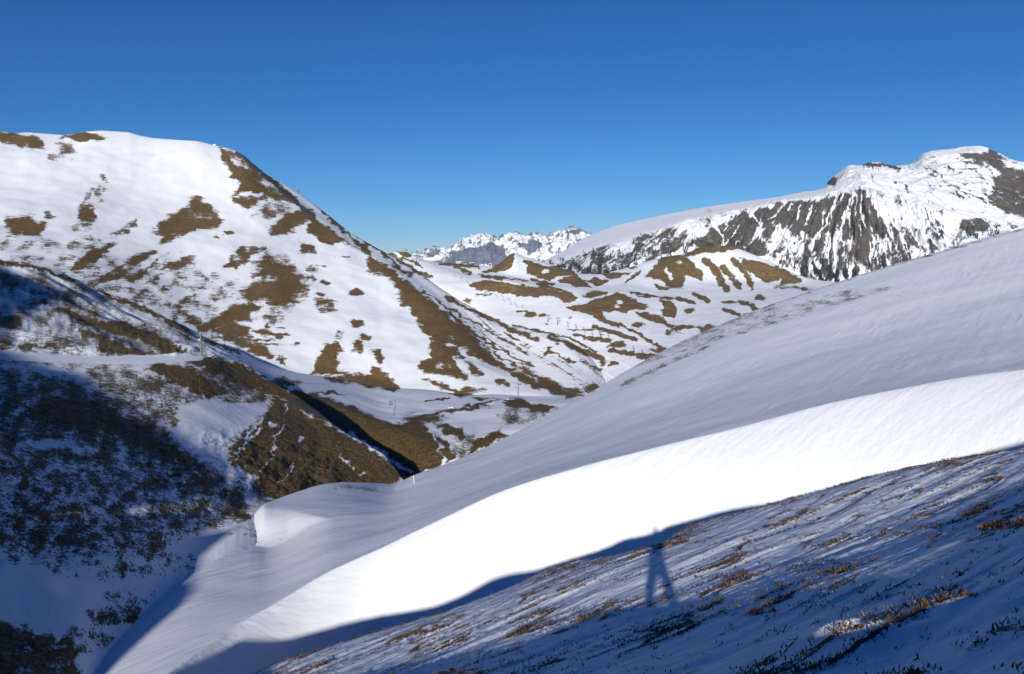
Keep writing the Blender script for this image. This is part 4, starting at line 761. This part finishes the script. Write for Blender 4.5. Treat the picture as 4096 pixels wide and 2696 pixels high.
track_on('valley_hills', [(2472, 1134), (2505, 1142), (2524, 1150), (2530, 1160), (2505, 1164), (2482, 1166)], 6, .9, 'white hairpin track at the foot of the round knoll')
track_on('gully_hillside', [(1582, 1664), (1660, 1657), (1750, 1642), (1850, 1624), (1950, 1607), (2060, 1597)], 5, .35, 'packed snow track from the return wheel up to the brown knoll')
# buildings
def hut(px_, py_, wpx, hpx, lab, wall, roof, lf='valley_hills', flat=False, dep=.8, name='hut', win=3):
    b = gp(lf, px_, py_, .4); w = size(lf, px_, py_, wpx); h = size(lf, px_, py_, hpx)+.4; d = w*dep
    t = emp(name, b, lab, 'building')
    MB().box((0, d*.5, h*.42), (w, d, h*.84)).make('wall', wall, t)
    if flat: MB().box((0, d*.5, h*.90), (w*1.12, d*1.15, h*.16)).make('roof', roof, t)
    else: MB().prism([(-w*.58, h*.80), (0, h*1.12), (w*.58, h*.80), (w*.58, h*.86), (0, h*1.2), (-w*.58, h*.86)], -d*.1, d*1.1).make('roof', roof, t)
    for k in range(win): MB().box((w*((k+.5)/win-.5), -.04, h*.5), (w*.62/win, .1, h*.34)).make('window', glass, t)
    MB().box((w*.42, -.05, h*.3), (w*.1, .1, h*.6)).make('door', dark, t)
    return t
hut(1596, 1013, 20, 9, 'low dark hut with flat roof on the knoll at the ridge foot', brown, brown, flat=True)
t = hut(1836, 1055, 20, 9, 'pale long building with glazed front on the brown bank', cream, white, flat=True, win=5)
hut(1891, 1056, 15, 8, 'small dark building on the brown bank right of the pale one', brown, white, flat=True, win=2)
hut(859, 588, 7, 10, 'tiny white hut on the summit ridge of the big mountain', white, white, 'snowy_mountain', flat=True, win=1, dep=.9)
# white arched gallery end
b = gp('valley_hills', 1961, 1066, .3); w = size('valley_hills', 1961, 1066, 9)
t = emp('snow_arch', b, 'small white arch at the right end of the brown bank', 'arch')
m = MB(); pr = [(math.cos(math.pi*k/10), math.sin(math.pi*k/10)) for k in range(11)]
for (x0, z0), (x1, z1) in zip(pr[:-1], pr[1:]): m.tube((x0*w*.6, 0, z0*w*.6+w*.9), (x1*w*.6, 0, z1*w*.6+w*.9), w*.10, None, 8)
m.tube((w*.6, 0, 0), (w*.6, 0, w*.9), w*.1).tube((-w*.6, 0, w*.5), (-w*.6, 0, w*.9), w*.1); m.make('arch_rib', white, t, 0)
# top station gantries behind the hut, and the drag lift end on the ridge
def gantry(px_, py_, hpx, lab, lf):
    b = gp(lf, px_, py_, .3); H = size(lf, px_, py_, hpx)+.3
    t = emp('lift_gantry', b, lab, 'lift gantry')
    MB().tube((-H*.35, 0, 0), (-H*.1, 0, H*.9), H*.04, None, 8).tube((H*.35, 0, 0), (H*.1, 0, H*.9), H*.04, None, 8).make('frame', dark, t)
    MB().box((0, 0, H*.93), (H*1.3, H*.12, H*.1)).make('crossbeam', dark, t); MB().ring((H*.3, 0, H*.75), (0, 1, .1), H*.2, H*.03, 20, 6).make('wheel', dark, t)
    return t
gantry(1623, 1008, 12, 'dark lift gantry on the knoll beside the low hut', 'valley_hills')
gantry(1646, 1015, 10, 'smaller dark lift gantry further right on the knoll', 'valley_hills')
gantry(1194, 772, 12, 'little dark lift gantry alone on the mountain skyline', 'snowy_mountain')

# forest at the foot of the rocky mountain: far wood, one mass
bark = paint('far_conifers', (.022, .032, .026), .9)
V, Fc = [], []
Pm, PXm, PYm = LF['rocky_mountain']
cand = [((2150, 2330, 1030, 1115), 1300), ((2330, 2700, 990, 1112), 1000), ((3255, 3500, 1060, 1132), 1100), ((3160, 3300, 1000, 1120), 300), ((3480, 3760, 1010, 1100), 500), ((2560, 3000, 930, 1030), 300), ((3700, 4096, 890, 960), 200)]
for (x0, x1, y0, y1), n in cand:
    ii = np.argwhere((PXm > x0) & (PXm < x1) & (PYm > y0) & (PYm < y1) & (np.arange(Pm.shape[0])[:, None] < 150))
    if len(ii) == 0: continue
    tint = pn(PXm/26, PYm/40, 131)
    wts = np.clip(.15+tint[ii[:, 0], ii[:, 1]]*2.5, 0, 1)*((PYm[ii[:, 0], ii[:, 1]]-y0)/(y1-y0))**1.3+1e-6
    for j in rng.choice(len(ii), n, p=wts/wts.sum()):
        p = Pm[tuple(ii[j])]; h = rng.uniform(6, 12); k = len(V)
        for lvl, (z0, z1, r) in enumerate(((.05, .5, .2), (.35, .75, .15), (.6, 1., .1))):
            k = len(V); a0 = rng.uniform(0, 6)
            for q in range(6): V.append((p[0]+math.cos(a0+q*1.047)*r*h*rng.uniform(.7, 1.2), p[1]+math.sin(a0+q*1.047)*r*h, p[2]+h*z0))
            V.append((p[0], p[1], p[2]+h*z1))
            for q in range(6): Fc.append((k+q, k+(q+1) % 6, k+6))
o = tri_mesh('forest', V, Fc, bark); tag(o, 'dark conifer forest along the foot of the rocky mountain', 'forest', kind='stuff')

# ------------------------------------------------------------------ dry grass and dwarf shrubs on the near crest
q = NT('dry_grass'); q.l(q.mix(q.attr('tint'), (.22, .135, .062), (.06, .037, .028)), q.b.inputs['Base Color']); q.b.inputs['Roughness'].default_value = .8; q.b.inputs['Specular IOR Level'].default_value = .1
def tufts(n_try, rmax, keep, hs, name, label):
    az_ = rng.uniform(R_(-38), R_(38), n_try); r_ = np.sqrt(rng.uniform(4**2, rmax**2, n_try)); x = np.sin(az_)*r_; y = np.cos(az_)*r_
    s = streak(x, y); dn = np.exp(-(s/.06)**2)*1.1-.72+1.0*fbm(x/2.6, y/2.6, 3, 111)+.4*np.clip((x-6)/8, 0, 1)*np.clip((r_-17)/8, 0, 1)
    for (bx, by, _), bh, bw in BUMPS[1:]: dn = dn+.35*np.exp(-((x-bx)**2+(y-by)**2)/bw**2)
    ok = rng.uniform(0, 1, n_try) < np.clip(dn*keep, 0.012, 1); x, y, dn = x[ok], y[ok], dn[ok]
    z = crest_z(x, y)-.015; n = len(x); nb = 9
    B = np.repeat(np.stack([x, y, z], -1), nb, 0)+np.c_[rng.normal(0, .045, (n*nb, 2)), np.zeros(n*nb)]
    h = (rng.uniform(.35, 1., n*nb)*np.repeat(rng.uniform(.6, 1.35, n), nb)*hs)[:, None]
    d = np.c_[rng.normal(.12, .42, (n*nb, 2)), np.ones(n*nb)]; d /= np.linalg.norm(d, axis=1)[:, None]
    th = rng.uniform(0, math.pi, n*nb); wv = np.c_[np.cos(th), np.sin(th), 0*th]*rng.uniform(.004, .011, n*nb)[:, None]
    mid_ = B+d*h*.6; bend = np.c_[rng.normal(0, .3, (n*nb, 2)), -np.ones(n*nb)*.1]*h*.35; tip = B+d*h+bend
    V = np.stack([B-wv, B+wv, mid_+wv*.7, mid_-wv*.7, tip], 1).reshape(-1, 3); k = np.arange(n*nb)[:, None]*5
    T = np.concatenate([k+[0, 1, 2], k+[0, 2, 3], k+[3, 2, 4]], 0)
    c = np.repeat(np.clip(np.repeat(rng.uniform(0, 1, n)**.7, nb)+rng.normal(0, .2, n*nb), 0, 1), 5)
    o = tri_mesh(name, V, T, q.m, cols=c); tag(o, label, 'grass', kind='stuff'); return n
print('tufts', tufts(330000, 33, .8, .062, 'grass', 'short dry brown grass tufts poking through crusted snow on the near slope'))

# ------------------------------------------------------------------ the photographer, whose shadow lies on the slope
skin = paint('skin', (.45, .28, .2), .6); cloth = paint('dark_jacket', (.04, .05, .09), .8); trs = paint('dark_trousers', (.03, .03, .035), .85); hairm = paint('dark_hair', (.03, .02, .015), .7)
gz = float(crest_z(np.array([0.]), np.array([-.25]))[0])
def body():
    z = lambda h: gz+h
    J = [((-.02, -.27, z(.80)), .20), ((-.02, -.27, z(1.12)), .195), ((-.02, -.27, z(1.46)), .20), ((-.02, -.27, z(1.61)), .075), ((-.02, -.25, z(1.71)), .095), ((-.02, -.25, z(1.86)), .10),
         ((-.10, -.27, z(.66)), .13), ((-.13, -.25, z(.42)), .115), ((-.14, -.28, z(.09)), .09), ((-.14, -.14, z(.04)), .05),
         ((.14, -.27, z(.70)), .13), ((.27, -.25, z(.44)), .115), ((.36, -.28, z(.09)), .09), ((.40, -.14, z(.04)), .05),
         ((-.18, -.27, z(1.48)), .075), ((-.22, -.2, z(1.16)), .055), ((-.09, -.09, z(1.5)), .035), ((.15, -.27, z(1.48)), .075), ((.2, -.2, z(1.16)), .055), ((.09, -.09, z(1.5)), .035)]
    E = [(0, 1), (1, 2), (2, 3), (3, 4), (4, 5), (0, 6), (6, 7), (7, 8), (8, 9), (0, 10), (10, 11), (11, 12), (12, 13), (2, 14), (14, 15), (15, 16), (2, 17), (17, 18), (18, 19)]
    for s, w in ((-1, 16), (1, 19)):                     # fingers closed round the camera
        wx, wy, wz = J[w][0]
        J.append(((wx*.72, wy+.02, wz+.05), .03)); palm = len(J)-1; E.append((w, palm))
        for k in range(4):
            J.append(((wx*.62-s*.0, wy+.035, wz+.035+.022*k), .0095)); J.append(((wx*.38, wy+.045, wz+.035+.022*k), .008)); E += [(palm, len(J)-2), (len(J)-2, len(J)-1)]
        J.append(((wx*.55, wy-.01, wz+.03), .010)); J.append(((wx*.35, wy-.005, wz+.045), .009)); E += [(palm, len(J)-2), (len(J)-2, len(J)-1)]
    me = bpy.data.meshes.new('person'); me.from_pydata([j[0] for j in J], E, []); o = bpy.data.objects.new('person', me); COL.objects.link(o)
    me.materials.append(cloth); o.modifiers.new('skin', 'SKIN'); sv = me.skin_vertices[0].data
    for i, j in enumerate(J): sv[i].radius = (j[1], j[1]); sv[i].use_root = (i == 0)
    sb = o.modifiers.new('smooth', 'SUBSURF'); sb.levels = 2; sb.render_levels = 2
    return o
pe = body(); tag(pe, 'person in dark jacket standing with legs apart raising a camera', 'person')
hb = MB()
for a in range(9):
    for b_ in range(16):
        t0, t1 = math.pi*a/16, math.pi*(a+1)/16; q0, q1 = 2*math.pi*b_/16, 2*math.pi*(b_+1)/16; k = len(hb.v)
        for t_, q_ in ((t0, q0), (t1, q0), (t1, q1), (t0, q1)): hb.v.append((.1*math.sin(t_)*math.cos(q_), -.27+.115*math.sin(t_)*math.sin(q_), gz+1.85+.12*math.cos(t_)))
        hb.f.append((k, k+1, k+2, k+3))
hb.make('hair', hairm, pe, 0)

# ------------------------------------------------------------------ the air of the valley
hz = MB(); hz.box((0, 9700, 325), (46000, 21600, 1300)); hm = bpy.data.materials.new('valley_air'); hm.use_nodes = True
hn = hm.node_tree; hn.nodes.remove(hn.nodes['Principled BSDF']); pv = hn.nodes.new('ShaderNodeVolumePrincipled'); pv.inputs['Color'].default_value = (.62, .78, 1, 1); pv.inputs['Density'].default_value = 1.6e-5
hn.links.new(pv.outputs[0], hn.nodes['Material Output'].inputs['Volume'])
ho = hz.make('haze', hm, bev=0); tag(ho, 'thin blue haze filling the air down the valley to the far peaks', 'haze', kind='stuff')
